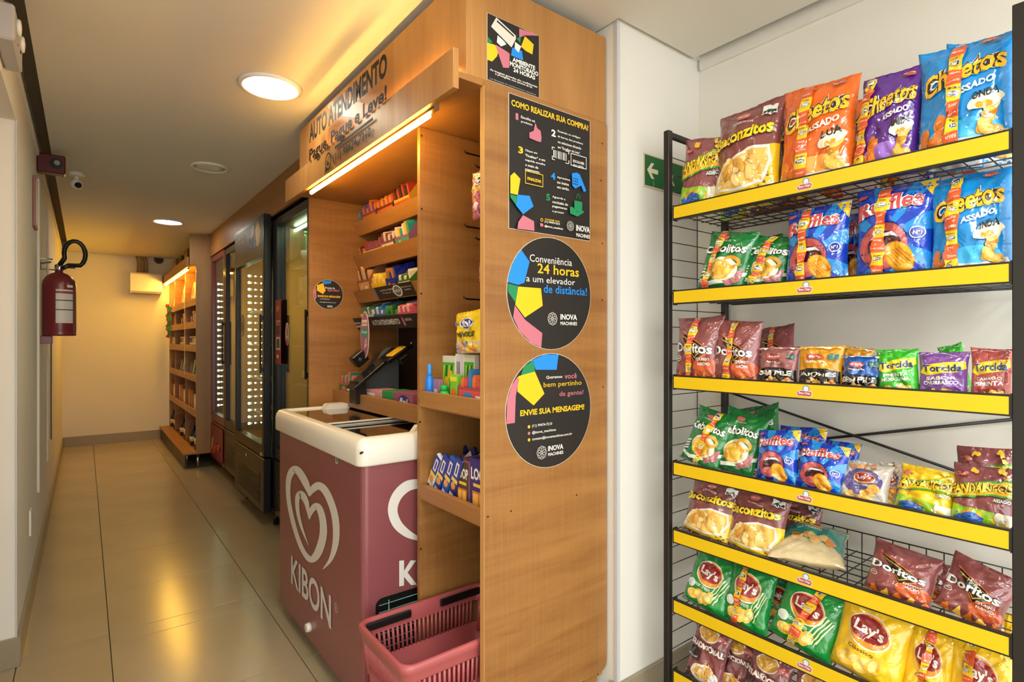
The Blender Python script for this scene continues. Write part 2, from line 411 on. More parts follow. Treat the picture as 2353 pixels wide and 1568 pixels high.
for k, (zt, zb) in enumerate(SL):
    m = M_woodL
    cprism('slanted_shelf', [(1.165,zb),(1.172,zb+.012),(1.39,zb+.072),(1.39,zb+.056)], 1, 1.700, 2.830, M_woodL)
    lip = cprism('shelf_lip', [(1.128,zt),(1.144,zt+.002),(1.172,zb+.006),(1.160,zb)], 1, 1.700, 2.830, M_woodL if k < 3 else M_blackp)
# gap light hidden behind the pelmet, and the tube under the board
up = MB().box((-.006,-.66,0), (.006,.58,.008), M_uplight).build('led_strip', cab); up.location = (.831-1.15, 2.03-2.07, 2.064)
tag(up, 'warm light strip lying behind the pelmet')
prof = MB().box((.8195-1.15,1.43-2.07,1.962), (.838-1.15,2.60-2.07,1.999), mat('alu',(190,170,130),.35,1)).build('light_profile', cab)
MB().cyl((.828-1.15,1.475-2.07,1.956), (.828-1.15,2.575-2.07,1.956), .0075, M_led, 10).build('light_tube', prof)
feet = MB()
for (x,y) in ((1.36,1.33),(.96,1.33),(1.36,2.80)):
    cc = MB().cyl((x-1.15,y-2.07,.12 if x!=1.36 or y>2 else .147), (x-1.15,y-2.07,0), .018, M_chrome, 12)
    cc.build('foot', cab)
MB().box((1.33-1.15,1.31-2.07,.10),(1.39-1.15,1.35-2.07,.15),M_woodL).build('foot_block', cab)
MB().box((.92-1.15,2.75-2.07,0),(1.38-1.15,2.82-2.07,.12),M_blackp).build('plinth', cab)
MB().box((.93-1.15,1.668-2.07,0),(1.38-1.15,1.698-2.07,.10),M_blackp).build('plinth', cab)
# drilled holes and screws on the boards
scr = MB()
for (u, v) in ((1121,1188),(1174,1175),(1325,1138),(1384,330),(1381,415),(1384,560),(1386,890),(1384,690)):
    q = px(u, v, Y=1.285); scr.cyl((q.x-1.15,1.2845-2.07,q.z), (q.x-1.15,1.286-2.07,q.z), .003, M_blackp, 8)
for (u, v) in ((969,312),(969,480),(968,675),(965,970),(967,1262)):
    q = px(u, v, Y=1.666); scr.cyl((q.x-1.15,1.6655-2.07,q.z), (q.x-1.15,1.667-2.07,q.z), .0035, M_blackp, 8)
scr.build('screw_heads', cab)['kind'] = 'stuff'

# ------------------------------------------------------------------ clear sign plate with its black lettering
sg = empty('sign_plate', (.797,2.10,2.11), 'clear acrylic sign plate with black raised self-service lettering on the pelmet', 'sign')
MB().box((0,-.445,-.135), (.0028,.43,.16), M_clear).build('plate', sg)
A = Art(); K = (28,22,16)
def T(txt, ya, yb, z0, z1, b=.02, art=None): (art or A).text(txt, -(ya-2.10), z0-2.11, -(yb-2.10), z1-2.11, K, b, res=3)
T('AUTO ATENDIMENTO', 2.50, 1.70, 2.155, 2.238, .065)
T('Pague, Pague e Leve!', 2.50, 1.70, 2.060, 2.127, .06)
T('(11) 99474-7210', 2.20, 1.83, 1.984, 2.026, .04)
A.rect(-(2.18-2.10), 2.041-2.11, -(1.81-2.10), 2.052-2.11, K)
A.ring(-(2.255-2.10), 2.012-2.11, .036, .036, .007, K, 28)
A.poly([(-(2.295-2.10),1.968-2.11),(-(2.268-2.10),1.975-2.11),(-(2.285-2.10),2.0-2.11)], K)
A.ring(-(2.255-2.10), 2.012-2.11, .017, .017, .008, K, 16, 150, 330)
A.mesh('lettering', sg, lambda x,y,h: (-.0012-h,-x,y), lambda c: mat('black_letters',(24,18,14),.6,spec=.12))

# ------------------------------------------------------------------ stickers and posters on the side panel
BK = (30,27,26); WH = (232,228,220); YL = (246,190,24); BL = (28,136,226); GR = (24,134,86); PK = (196,112,128)
def poster(name, label, cat, art, origin, base=None, m=None, y=1.2835):
    t = empty(name, (origin[0], y, origin[1]), label, cat)
    return t
class PixArt(Art):
    """print given by what the photograph shows on the panel's plane, turned into metres"""
    def __init__(s, Y, org=None): super().__init__(); s.Y = Y
    def q(s, u, v): p = px(u, v, Y=s.Y); return (p.x, p.z)
    def qpoly(s, pts, c, top=True): return s.poly([s.q(*p) for p in pts], c, top)
    def qtext(s, txt, u0, v0, u1, hpx, c, bold=.02, **k):
        a = s.q(u0, v0); t = s.q(u0, v0-hpx); b = s.q(u1, v0)
        return s.text(txt, a[0], a[1], b[0], t[1], c, bold, **k)
def flower(A, x, z, r, c):
    for k in range(8):
        a = R(45*k); A.ring(x+r*.52*math.cos(a), z+r*.52*math.sin(a), r*.44, r*.44, r*.11, c, 12)
def logo(A, u0, v0, u1, c=WH, hp=13):
    A.qtext('INOVA', u0, v0, u1, hp, c, .05); a = A.q(u0, v0+2)
    A.qtext('MACHINES', u0, v0+hp*.95, u1, hp*.62, c, .03)
def finish(A, name, label, cat, base_poly, Y, thick=.0015, edge=(210,200,180)):
    cx = sum(p[0] for p in base_poly)/len(base_poly); cz = sum(p[1] for p in base_poly)/len(base_poly)
    t = empty(name, (cx, Y, cz), label, cat)
    MB().prism([(p[0]-cx,p[1]-cz) for p in base_poly], 1, 0, -thick, ink(edge)).build('backing', t)
    A.mesh('print', t, lambda x,y,h: (x-cx,-thick-.0002-h,y-cz), lambda c: ink(c), lift=.00012)
    return t
Y0 = 1.2848
def clipcirc(pts, c, r):
    """keep a polygon inside the round sticker"""
    o = []
    for (x,y) in pts:
        d = math.hypot(x-c[0], y-c[1]); k = min(1, r/d) if d > 0 else 1
        o.append((c[0]+(x-c[0])*k, c[1]+(y-c[1])*k))
    return o
# 1 camera notice
A = PixArt(1.290); a = A.q(1118.5,32); b = A.q(1238,225); c_ = A.q(1118.5,183)
x0,x1,z0,z1 = a[0],b[0],2.0215,2.214
A.rect(x0+.001,z0+.001,x1-.001,z1-.001,BK)
A.qpoly([(1119,84),(1131,98),(1121,100)],GR); A.qpoly([(1119,99),(1134,103),(1146,112),(1141,130),(1130,142),(1119,138)],YL)
A.qpoly([(1137,103),(1160,117),(1170,124),(1169,157),(1155,156),(1146,130)],PK)
A.qpoly([(1192,66),(1215,74),(1237,83),(1205,82),(1192,88)],PK)
A.qpoly([(1205,84),(1225,103),(1222,126),(1207,118),(1196,108)],YL)
A.qpoly([(1186,90),(1196,84),(1194,100)],GR); A.qpoly([(1176,110),(1198,118),(1201,140),(1173,128)],BL)
A.qpoly([(1139,41),(1184,83),(1184,91),(1174,110),(1127,62)],(214,208,196)); A.qpoly([(1141,47),(1180,83),(1179,86),(1140,51)],BK)
A.qpoly([(1142,82),(1158,97),(1162,103),(1150,108),(1140,98)],WH); A.qpoly([(1182,97),(1196,108),(1190,122),(1181,112)],WH)
A.qtext('AMBIENTE',1176,142,1228,10,WH,.06); A.qtext('MONITORADO',1170,152,1235,11,WH,.06); A.qtext('24 HORAS',1178,166,1228,10,WH,.06)
A.qtext('As imagens gravadas são confidenciais',1124,164,1233,6,WH,.03); A.qtext('e protegidas, nos termos da lei.',1136,174,1222,6,WH,.03)
A.qtext('Lei Municipal de monitoramento eletrônico',1124,183,1230,3,(200,196,190),.01)
finish(A,'camera_notice','small black notice with a white surveillance camera, uppermost on the panel','poster',[(x0,z0),(x1,z0),(x1,z1),(x0,z1)],1.2898)
# 2 how-to poster
A = PixArt(Y0); a = A.q(1168,213); b = A.q(1355,283); c_ = A.q(1166,525)
x0,x1,z1,z0 = a[0],b[0],a[1],c_[1]
A.rect(x0+.0015,z0+.0015,x1-.0015,z1-.0015,BK)
A.qtext('COMO REALIZAR SUA COMPRA?',1174,243,1351,15,YL,.05)
A.qtext('1',1184,275,1190,15,PK,.0); A.qtext('2',1266,313,1276,16,WH,.06); A.qtext('3',1190,352,1201,16,YL,.06); A.qtext('4',1265,412,1275,16,BL,.06); A.qtext('5',1254,461,1263,16,GR,.06)
def para(lines, u, v, widths, hp=6, step=11):
    for i, (t_, w_) in enumerate(zip(lines, widths)): A.qtext(t_, u, v+i*step, u+w_, hp, WH, .03)
para(['Escolha os','produtos.'],1196,272,[32,27]); para(['Escaneie os códigos','de barras dos produtos','ou selecione clicando','em "Escolher da Lista".'],1280,305,[52,58,54,52],6,12)
para(['Clique em','"Finalizar" e em','seguida escolha','o meio de','pagamento.'],1205,349,[28,46,46,30,34]); para(['Aproxime','ou insira','seu cartão.'],1278,411,[30,27,28]); para(['Aguarde a','conclusão do','pagamento','e pronto!'],1267,456,[30,36,34,26])
# hand with bottle, barcode in corners, buttons, card machine, bag in hand
A.qpoly([(1228,283),(1232,296),(1240,302),(1242,318),(1241,328),(1232,326),(1214,318),(1214,306),(1224,302),(1225,295)],PK)
for k in range(9): A.qpoly([(1269+k*3.6,345+k*1.1),(1271+k*3.6-(k%3)*.5,345.5+k*1.1),(1271+k*3.6-(k%3)*.5,363+k*1.1),(1269+k*3.6,362.5+k*1.1)],WH)
for (u,v,du,dv) in ((1265,338,7,7),(1303,349,-7,7),(1265,366,7,-7),(1303,377,-7,-7)):
    A.qpoly([(u,v),(u+du,v+du*.3),(u+du,v+du*.3+1.6),(u,v+1.6)],WH); A.qpoly([(u,v),(u+1.6,v+.4),(u+1.6,v+dv),(u,v+dv)],WH)
def qframe(u0,v0,u1,v1,c,w_=.0022):
    a = A.q(u0,v0); b = A.q(u1,v1); A.frame(a[0], b[1], b[0], a[1], w_, c)
qframe(1308,353,1344,391,WH); A.qtext('ESCOLHER',1313,374,1339,6,WH,.04); A.qtext('DA LISTA',1314,384,1338,6,WH,.04)
qframe(1203,393,1244,432,YL); A.qtext('FINALIZAR',1208,415,1240,7,YL,.05)
A.qpoly([(1310,400),(1322,398),(1328,403),(1331,428),(1318,435),(1311,428)],BL); A.qpoly([(1322,404),(1328,402),(1343,440),(1337,443)],BL)
for i in range(3):
    for j in range(3): A.qpoly([(1313+i*4,410+j*6+i),(1315+i*4,410+j*6+i),(1315+i*4,413+j*6+i),(1313+i*4,413+j*6+i)],BK)
A.qpoly([(1315,462),(1333,466),(1333,488),(1315,486)],GR); a = A.q(1324,458); A.ring(a[0],a[1],.0085,.016,.002,GR,14,0,180)
A.qpoly([(1305,476),(1312,478),(1320,488),(1336,486),(1337,490),(1322,499),(1305,492)],GR)
A.qpoly([(1168,406),(1177,398),(1191,413),(1185,450),(1168,446)],YL); A.qpoly([(1168,448),(1183,452),(1181,473),(1168,455)],GR)
A.qpoly([(1184,449),(1212,452),(1221,476),(1197,494),(1181,474)],BL); A.qpoly([(1197,496),(1222,510),(1223,532),(1184,527),(1186,512)],PK)
a = A.q(1240,507); A.ring(a[0],a[1],.0055,.0055,.002,YL,12); A.qpoly([(1236,514),(1243,516),(1243,523),(1236,521)],PK)
A.qtext('CHAME NO',1247,507,1281,4,YL,.02); A.qtext('(11) 99474-7210',1246,514,1281,6,WH,.04); A.qtext('@inova_machines',1246,524,1288,6,WH,.04)
a = A.q(1305,521); flower(A, a[0], a[1], .017, (170,166,160)); logo(A,1318,532,1349,WH,14)
finish(A,'instruction_poster','tall black poster of five buying steps with yellow title, above two round stickers','poster',[(x0,z0),(x1,z0),(x1,z1),(x0,z1)],Y0)
# 3 round sticker, convenience
def circle_sticker(uc, vt, vb, ul, ur):
    A = PixArt(Y0); l = A.q(ul,(vt+vb)/2); r_ = A.q(ur,(vt+vb)/2); t = A.q(uc,vt); b = A.q(uc,vb)
    rad = ((r_[0]-l[0])/2+(t[1]-b[1])/2)/2; c = ((l[0]+r_[0])/2,(t[1]+b[1])/2)
    A.ell(c[0],c[1],rad-.0015,rad-.0015,BK,56)
    A.c = c; A.r = rad-.0016; return A
def qclip(A, pts, c): A.poly(clipcirc([A.q(*p) for p in pts], A.c, A.r), c)
A = circle_sticker(1262,545,805,1164,1356)
qclip(A,[(1196,573),(1216,602),(1204,650),(1190,655),(1165,648),(1166,620),(1177,590)],BL)
qclip(A,[(1166,652),(1190,658),(1183,695),(1166,670)],GR); qclip(A,[(1190,659),(1242,663),(1246,703),(1205,730),(1183,700)],YL)
qclip(A,[(1182,702),(1205,735),(1245,766),(1242,803),(1215,795),(1190,765),(1178,730)],PK)
A.qtext('Conveniência',1216,601,1313,17,WH,.0); A.qtext('24 horas',1234,628,1329,23,YL,.02); A.qtext('a um elevador',1208,647,1320,15,WH,.0); A.qtext('de distância!',1248,673,1347,19,BL,.015)
a = A.q(1268,733); flower(A,a[0],a[1],.022,(176,170,164)); logo(A,1286,735,1324,WH,13)
c3 = A.c; finish(A,'round_sticker','round black sticker advertising convenience around the clock','sticker',[(A.c[0]+(A.r+.0016)*math.cos(R(5*k)),A.c[1]+(A.r+.0016)*math.sin(R(5*k))) for k in range(72)],Y0)
A = circle_sticker(1260,810,1077,1162,1355)
qclip(A,[(1215,823),(1250,808),(1283,812),(1278,850),(1230,850),(1226,836)],BL); qclip(A,[(1200,840),(1226,828),(1228,853),(1196,864)],GR)
qclip(A,[(1190,865),(1228,854),(1250,905),(1225,932),(1188,900)],YL); qclip(A,[(1188,866),(1192,872),(1184,910),(1182,972),(1162,975),(1160,920),(1172,885)],PK)
A.qtext('Queremos',1254,872,1291,8,WH,.02); A.qtext('você',1296,871,1324,12,PK,.02); A.qtext('bem pertinho',1248,894,1335,15,YL,.0); A.qtext('da gente!',1284,914,1339,14,PK,.01)
A.qtext('ENVIE SUA MENSAGEM!',1194,957,1341,14,YL,.05)
for v_, t_, w_, c2 in ((984,'(11) 99474-7210',46,YL),(999,'@inova_machines',55,PK),(1014,'contato@inovamachines.com.br',92,YL)):
    a = A.q(1214,v_-3); A.ell(a[0],a[1],.005,.005,c2,10); A.qtext(t_,1221,v_,1221+w_,8,WH,.02)
a = A.q(1243,1040); flower(A,a[0],a[1],.022,(176,170,164)); logo(A,1257,1037,1292,WH,12)
finish(A,'round_sticker','round black sticker asking for a message, lower of the panel pair','sticker',[(A.c[0]+(A.r+.0016)*math.cos(R(5*k)),A.c[1]+(A.r+.0016)*math.sin(R(5*k))) for k in range(72)],Y0)
# small round sticker on the far panel inside the cabinet
Y0 = 2.8298
A = circle_sticker(754,643,711,720,788)
qclip(A,[(740,645),(762,643),(760,652),(742,654)],BL); qclip(A,[(728,656),(742,651),(748,668),(742,676),(728,668)],YL); qclip(A,[(720,670),(726,660),(727,684),(722,690)],PK)
A.qtext('Precisa de',747,664,769,5,WH,.03); A.qtext('ajuda?',752,671,780,7,PK,.03); A.qtext('ENVIE SUA MENSAGEM!',730,683,782,5,YL,.05)
A.qtext('(11) 99474-7210',735,689,757,3,WH,.02); A.qtext('contato@inovamachines.com.br',734,696,772,3,WH,.02); A.qtext('INOVA',752,707,764,5,WH,.05)
finish(A,'round_sticker','small round black sticker on the shaded inner panel beside the freezer','sticker',[(A.c[0]+(A.r+.0016)*math.cos(R(5*k)),A.c[1]+(A.r+.0016)*math.sin(R(5*k))) for k in range(72)],Y0)
# ================================================================== WIRE SNACK RACK
RX0, RX1, RY0, RY1 = 1.524, 1.865, .2506, 1.117
ZS = [1.710, 1.435, 1.159, .879, .659, .431, .200]
rack = empty('snack_rack', (RX0, RY0, 0), 'tall black wire rack with yellow shelf fronts, full of snack bags', 'rack')
def rp(mb, name, parent=None):
    o = mb.build(name, parent or rack)
    if parent is None: o.location = (-RX0, -RY0, 0)
    return o
for x in (RX0, RX1):
    for y in (RY0, RY1):
        rp(MB().box((x-.0105,y-.0105,.012),(x+.0105,y+.0105,1.965),M_rack,bev=.0015).cyl((x,y,.012),(x,y,0),.016,M_blackp,12), 'post')
for y in (RY0, RY1):
    for z in (1.953, .06): rp(MB().box((RX0+.011,y-.008,z-.008),(RX1-.011,y+.008,z+.008),M_rack), 'cross_bar')
    g = MB(); n = 0; z = .13
    while z < 1.93:
        g.cyl((RX0+.01,y,z),(RX1-.01,y,z),.0016,M_rack,6); z += .0565
    for x in (1.69,): g.cyl((x,y,.07),(x,y,1.945),.0016,M_rack,6)
    rp(g, 'side_grid')
a = px(1700,910,X=1.880); b = px(2160,1070,X=1.880); k = (b.z-a.z)/(b.y-a.y)
rp(MB().box((1.877,RY0,a.z+k*(RY0-a.y)-.005),(1.880,RY0+.001,a.z+k*(RY0-a.y)+.005),M_rack).tube([(1.878,RY1,a.z+k*(RY1-a.y)),(1.878,RY0,a.z+k*(RY0-a.y))],.0045,M_rack,6), 'brace')
a = px(1880,1010,X=1.884); b = px(2320,965,X=1.884); k = (b.z-a.z)/(b.y-a.y)
rp(MB().tube([(1.886,RY1,a.z+k*(RY1-a.y)),(1.886,RY0,a.z+k*(RY0-a.y))],.0045,M_rack,6), 'brace')
f = MB()
for i in range(14): f.cyl((1.868,.26+i*.0405,.45),(1.868,.26+i*.0405,.686),.0016,M_rack,6)
f.cyl((1.868,.26,.686),(1.868,.787,.686),.0022,M_rack,6); f.cyl((1.868,.26,.55),(1.868,.787,.55),.0016,M_rack,6)
rp(f, 'back_fence')
SY0, SY1 = .264, 1.088
for k, zt in enumerate(ZS):
    zw = zt-.030
    sh = rp(MB().box((1.513,SY0,zt-.0455),(1.5165,SY1,zt),M_rack).box((1.5165,SY0,zt-.003),(1.524,SY1,zt),M_rack).box((1.5165,SY0,zt-.0455),(1.53,SY1,zt-.0425),M_rack)
        .box((1.513,SY1,zt-.048),(1.535,SY1+.003,zt+.002),M_rack).box((1.513,SY0-.003,zt-.048),(1.535,SY0,zt+.002),M_rack), 'shelf')
    g = MB()
    for i in range(19): y = SY0+.004+i*(SY1-SY0-.008)/18; g.cyl((1.53,y,zw),(1.862,y,zw),.0016,M_rack,6)
    for i in range(8): x = 1.53+i*.332/7; g.cyl((x,SY0,zw-.003),(x,SY1,zw-.003),.002 if i in (0,7) else .0016,M_rack,6)
    g.build('wire_grid', sh)
    MB().box((1.5118,SY0+.002,zt-.0415),(1.5131,SY1-.002,zt-.0045),M_yellow).build('yellow_strip', sh)
    E = Art(); E.ell(.004,.0085,.0085,.0085,(90,130,190),16); E.ell(.004,.0085,.0065,.0065,(214,224,240),14); E.poly([(-.019,-.012),(.017,-.013),(.021,-.003),(.018,.003),(-.012,.004),(-.021,-.003)],(228,214,206)); E.poly([(-.017,-.0105),(.0155,-.0115),(.019,-.003),(.016,.001),(-.011,.002),(-.019,-.003)],(172,74,84))
    E.text('Elma Chips',-.015,-.0085,.0155,-.0005,(244,238,232),.04)
    yE = .675
    E.mesh('emblem', sh, lambda x,y,h,zt=zt: (1.5116-h, yE-x, zt-.024+y), lambda c: ink(c), lift=.00015)
# ================================================================== SNACK BAGS
def lerp(a, b, t): return a+(b-a)*t
class Bag:
    NX, NY = 24, 32
    def __init__(s, W, H, D, seed, flat=False):
        s.W, s.H, s.D = W, H, D; rr = random.Random(seed); ph = [rr.uniform(0,6.28) for _ in range(8)]
        q = rr.uniform(0,50); s.F = []; s.B = []
        tilt = rr.uniform(-.03,.03)
        for j in range(s.NY+1):
            y = -1+2*j/s.NY; fr = []; bk = []
            for i in range(s.NX+1):
                x = -1+2*i/s.NX
                fy = (1-min(1,(max(y,0)/.93))**2.3) if y > 0 else (1-(-y)**(2.3 if flat else 6))
                fy = max(fy,0)**.62; fx = max(1-abs(x)**2.6,0)**.6; f = fx*fy
                hw = W/2*(.915+.085*abs(y)**2.5+.006*math.sin(7*y+ph[0]+(3 if x>0 else 0)))
                X = x*hw; Y = (y+1)/2*H + (.014*H*abs(x)**3 if y > .9 else 0)*1 + tilt*H*x*max(y,0)**4
                wv = noise.noise(Vector((x*1.7+q,y*2.0,q)))*.010+noise.noise(Vector((x*4.2,y*4.2+q,q)))*.0060
                wv += .007*(.5-abs(noise.noise(Vector((x*2.6+q*2,y*3.4,3.3+q)))))*(.4+.6*abs(y))-.003
                cr = 0
                for n_, (cx, cy) in enumerate(((-1,1),(1,1),(-1,-1),(1,-1))):
                    dx_, dy_ = x-cx, y-cy; d = math.hypot(dx_,dy_); cr += math.exp(-d*1.7)*math.sin(math.atan2(dy_,dx_)*17+ph[n_+1]+2*d)
                seal = max(0,(abs(y)-.9)/.1)
                vr = .0016*math.sin(x*26+ph[6])*math.exp(-(1-y)*4)
                edge = min(1, 4*(1-abs(x)))
                zf = D/2*f+(wv*f+.0058*cr*min(1,2.5*f))*edge+vr*edge
                wave = (.004*math.sin(2.6*x+ph[5])+.003*math.sin(5*x+ph[7]))*seal+.0008*math.sin(x*60)*(1 if seal>.3 else 0)
                zb = -D/2*f*.9-(wv*f*.7)*edge
                fr.append(Vector((X,Y,zf+wave+.0004))); bk.append(Vector((X,Y,zb+wave-.0004)))
            s.F.append(fr); s.B.append(bk)
    def at(s, x, y, h):
        gx = (min(max(x,-.999),.999)+1)/2*s.NX; gy = (min(max(y,-.999),.999)+1)/2*s.NY
        i = min(int(gx),s.NX-1); j = min(int(gy),s.NY-1); a = gx-i; b = gy-j; F = s.F
        P = F[j][i].lerp(F[j][i+1],a).lerp(F[j+1][i].lerp(F[j+1][i+1],a),b)
        n = (F[j][i+1]-F[j][i]).lerp(F[j+1][i+1]-F[j+1][i],b).cross((F[j+1][i]-F[j][i]).lerp(F[j+1][i+1]-F[j][i+1],a))
        n.normalize(); return tuple(P+n*(h+.0003))
    def body(s, m, parent, name='bag_film'):
        mb = MB(); nx, ny = s.NX+1, s.NY+1
        vs = [p for r_ in s.F for p in r_]+[p for r_ in s.B for p in r_]; o = nx*ny; fs = []
        for j in range(s.NY):
            for i in range(s.NX):
                a = j*nx+i; fs.append((a,a+1,a+nx+1,a+nx)); fs.append((o+a,o+a+nx,o+a+nx+1,o+a+1))
        for j in range(s.NY):
            for i in (0,s.NX):
                a = j*nx+i; fs.append((a,a+nx,o+a+nx,o+a) if i==0 else (a,o+a,o+a+nx,a+nx))
        for i in range(s.NX):
            for j in (0,s.NY):
                a = j*nx+i; fs.append((a,o+a,o+a+1,a+1) if j==0 else (a,a+1,o+a+1,o+a))
        mb.add(vs, fs, m, True); return mb.build(name, parent, fixn=False)
def blobs(A, cx, cy, rx, ry, n, r, cols, seed=1, n2=9, el=1.0):
    rr = random.Random(seed)
    for _ in range(n):
        t = rr.uniform(0,6.28); d = rr.random()**.5
        A.ell(cx+rx*d*math.cos(t), cy+ry*d*math.sin(t), r*rr.uniform(.7,1.2), r*el*rr.uniform(.55,1.0), rr.choice(cols), n2, True, rr.uniform(0,180))
GOLD = [(226,160,44),(238,184,70),(208,134,30),(246,204,104)]
# each recipe: film colour, art function. Art coordinates run from -1 to 1 both ways.
def art_cheetos(A, name='ONDA', col=(24,146,220)):
    A.ell(.1,-.72,.75,.25,tuple(min(255,c+40) for c in col),22); A.poly([(-.95,-.98),(.95,-.98),(.9,-.72),(.3,-.80),(-.4,-.76),(-.9,-.66)],(236,230,220))
    blobs(A,-.45,-.62,.34,.20,9,.14,[(232,130,30),(216,110,26),(240,150,50)],3)
    for k in range(5): A.ell(.50+.05*k,-.66+.11*k,.17,.085,GOLD[k%4],14,True,25)
    A.ell(.62,-.72,.22,.09,GOLD[1],12,True,-10)
    for c, o_ in (((236,230,220),.16),((52,30,16),.09)): A.text('Cheetos',-.80,.02,.86,.42,c,.03+o_*1.3,rise=.26,arc=.04)
    A.text('Cheetos',-.80,.02,.86,.42,(248,190,36),.04,rise=.26,arc=.04)
    A.text('ASSADO',-.10,-.06,.70,.06,(240,236,226),.06,rise=.14)
    A.ell(.52,-.24,.34,.13,(236,228,206),20,True,12); A.text(name,.28,-.22,.76,-.08,(40,32,24),.06,rise=.08); blobs(A,.52,-.31,.15,.02,4,.06,GOLD,5)
    A.ell(.55,.84,.20,.04,(190,80,60),14); A.text('elma chips',.40,.82,.70,.86,(236,226,214),.02)
def art_ruffles(A):
    LB = (34,140,220); DB = (20,64,186)
    for k,(a0,a1) in enumerate(((8,26),(46,66),(92,112),(140,160),(186,206),(232,250),(282,300),(326,344))):
        A.poly([(-.1,-.15),(-.1+2.2*math.cos(R(a0)),-.15+2.2*math.sin(R(a0))),(-.1+2.2*math.cos(R(a1)),-.15+2.2*math.sin(R(a1)))],LB,k==0)
    # clip to the bag happens through the clamp in Bag.at
    A.poly([(.55,.98),(.98,.98),(.98,.62)],(248,200,30)); 
    A.ell(-.16,-.28,.66,.50,(20,40,130),28); A.ell(-.16,-.28,.62,.46,(190,84,84),28); A.ell(-.10,-.30,.44,.30,(60,18,30),24)
    A.poly([(-.48,-.16),(-.34,-.04),(.12,-.03),(.26,-.14),(.10,-.10),(-.3,-.11)],(236,236,232)); A.ell(-.2,-.50,.32,.12,(206,104,104),16)
    A.ell(.26,-.52,.40,.27,(200,124,20),22,True,-30); A.ell(.27,-.51,.37,.25,(240,170,40),22,True,-30)
    for k in range(6):
        d = -.2+.08*k; A.poly([(.27+d-.22,-.51+d*.2+.13),(.27+d-.19,-.51+d*.2+.15),(.27+d+.19,-.51+d*.2-.15),(.27+d+.16,-.51+d*.2-.17)],(206,132,24),k==0)
    A.ell(.68,-.08,.17,.12,(226,228,236),18); A.ell(.68,-.08,.145,.10,(30,60,160),18); A.text('N°1',.59,-.12,.77,-.04,(240,240,240),.05)
    for c,o_ in (((30,44,140),.18),((240,238,232),.10)): A.text('Ruffles',-.86,.28,.78,.62,c,.03+o_,rise=.16,arc=.05)
    A.text('Ruffles',-.86,.28,.78,.62,(198,76,80),.04,rise=.16,arc=.05)
    A.ell(-.78,.80,.14,.04,(200,90,90),12)
def art_doritos(A):
    A.ell(.5,-.5,.5,.28,(206,92,44),20); A.ell(.45,-.2,.35,.18,(150,66,50),18)
    A.poly([(-.72,.62),(.10,-.42),(.80,-.02)],(226,110,44)); A.poly([(-.68,.56),(.10,-.36),(.72,-.01)],(28,20,20)); A.poly([(-.60,.44),(.09,-.27),(.55,.01)],(240,196,60)); A.poly([(-.58,.40),(.09,-.23),(.50,.01)],(28,20,20))
    for c,o_ in (((24,18,18),.13),): A.text('Doritos',-.90,-.06,.80,.22,c,.03+o_,rise=-.08)
    A.text('Doritos',-.90,-.06,.80,.22,(240,240,238),.05,rise=-.08)
    A.text('QUEIJO',.20,-.34,.74,-.24,(240,236,230),.05); A.text('NACHO',.24,-.47,.72,-.37,(240,236,230),.05)
    A.ring(-.74,-.28,.13,.09,.02,(226,220,214),16); A.text('100%',-.82,-.31,-.66,-.25,(226,220,214),.03)
    for k in range(5): x = -.75+.36*k; A.poly([(x,-.92),(x+.30,-.96),(x+.18,-.66)],GOLD[k%3] if k%2 else (222,110,34))
def art_bacon(A):
    A.poly([(-1,-1),(1,-1),(1,.06),(.5,.02),(0,-.10),(-.5,-.30),(-1,-.52)],(238,196,28)); A.poly([(-1,-1),(1,-1),(1,-.84),(0,-.88),(-1,-.80)],(112,60,58))
    A.poly([(-.9,-.74),(-.62,-.18),(.2,.06),(.80,.04),(.88,-.30),(.70,-.70),(.1,-.80)],(240,234,222)); A.poly([(-.82,-.70),(-.56,-.22),(.2,.0),(.74,-.02),(.80,-.30),(.62,-.66),(.1,-.74)],(236,190,92))
    blobs(A,.02,-.36,.56,.28,26,.15,[(240,196,110),(226,170,70),(250,220,150),(210,148,56)],7,8,.7)
    A.text('Baconzitos',-.90,.14,.86,.40,(40,24,20),.14,rise=.14); A.text('Baconzitos',-.90,.14,.86,.40,(248,214,30),.06,rise=.14)
    A.ell(-.05,.72,.22,.07,(200,96,90),14); A.text('elma chips',-.2,.69,.1,.75,(240,230,220),.02); A.text('CLÁSSICOS',-.32,.55,.26,.61,(226,214,206),.03)
    A.poly([(.50,.64),(.88,.64),(.88,.82),(.50,.82)],(226,222,214)); A.poly([(.52,.66),(.86,.66),(.86,.73),(.52,.73)],(20,60,50))
def art_cebola(A):
    A.poly([(-1,-.62),(-.4,-.74),(.3,-.60),(1,-.30),(1,-.42),(.3,-.74),(-.4,-.86),(-1,-.74)],(240,238,230)); A.poly([(.2,-.66),(.9,-.2),(.86,-.62),(.4,-.82)],(190,110,116))
    for k in range(4): A.poly([(-1,-.30-.1*k),(-.62,-.22-.1*k),(-.62,-.26-.1*k),(-1,-.36-.1*k)],(236,236,230))
    A.ell(.10,-.30,.60,.38,(240,230,210),24); A.ell(.02,-.34,.48,.32,(236,180,52),24); A.ring(.02,-.34,.44,.28,.15,(248,206,96),22); A.ring(.40,-.06,.34,.22,.12,(226,160,40),22)
    blobs(A,-.05,-.4,.25,.15,6,.1,GOLD,2)
    A.text('Cebolitos',-.84,.16,.84,.44,(20,60,30),.13,rise=.10); A.text('Cebolitos',-.84,.16,.84,.44,(240,240,234),.05,rise=.10)
    A.ell(-.1,.72,.20,.06,(210,110,96),12); A.text('CLÁSSICOS',-.36,.60,.20,.65,(226,226,216),.02)
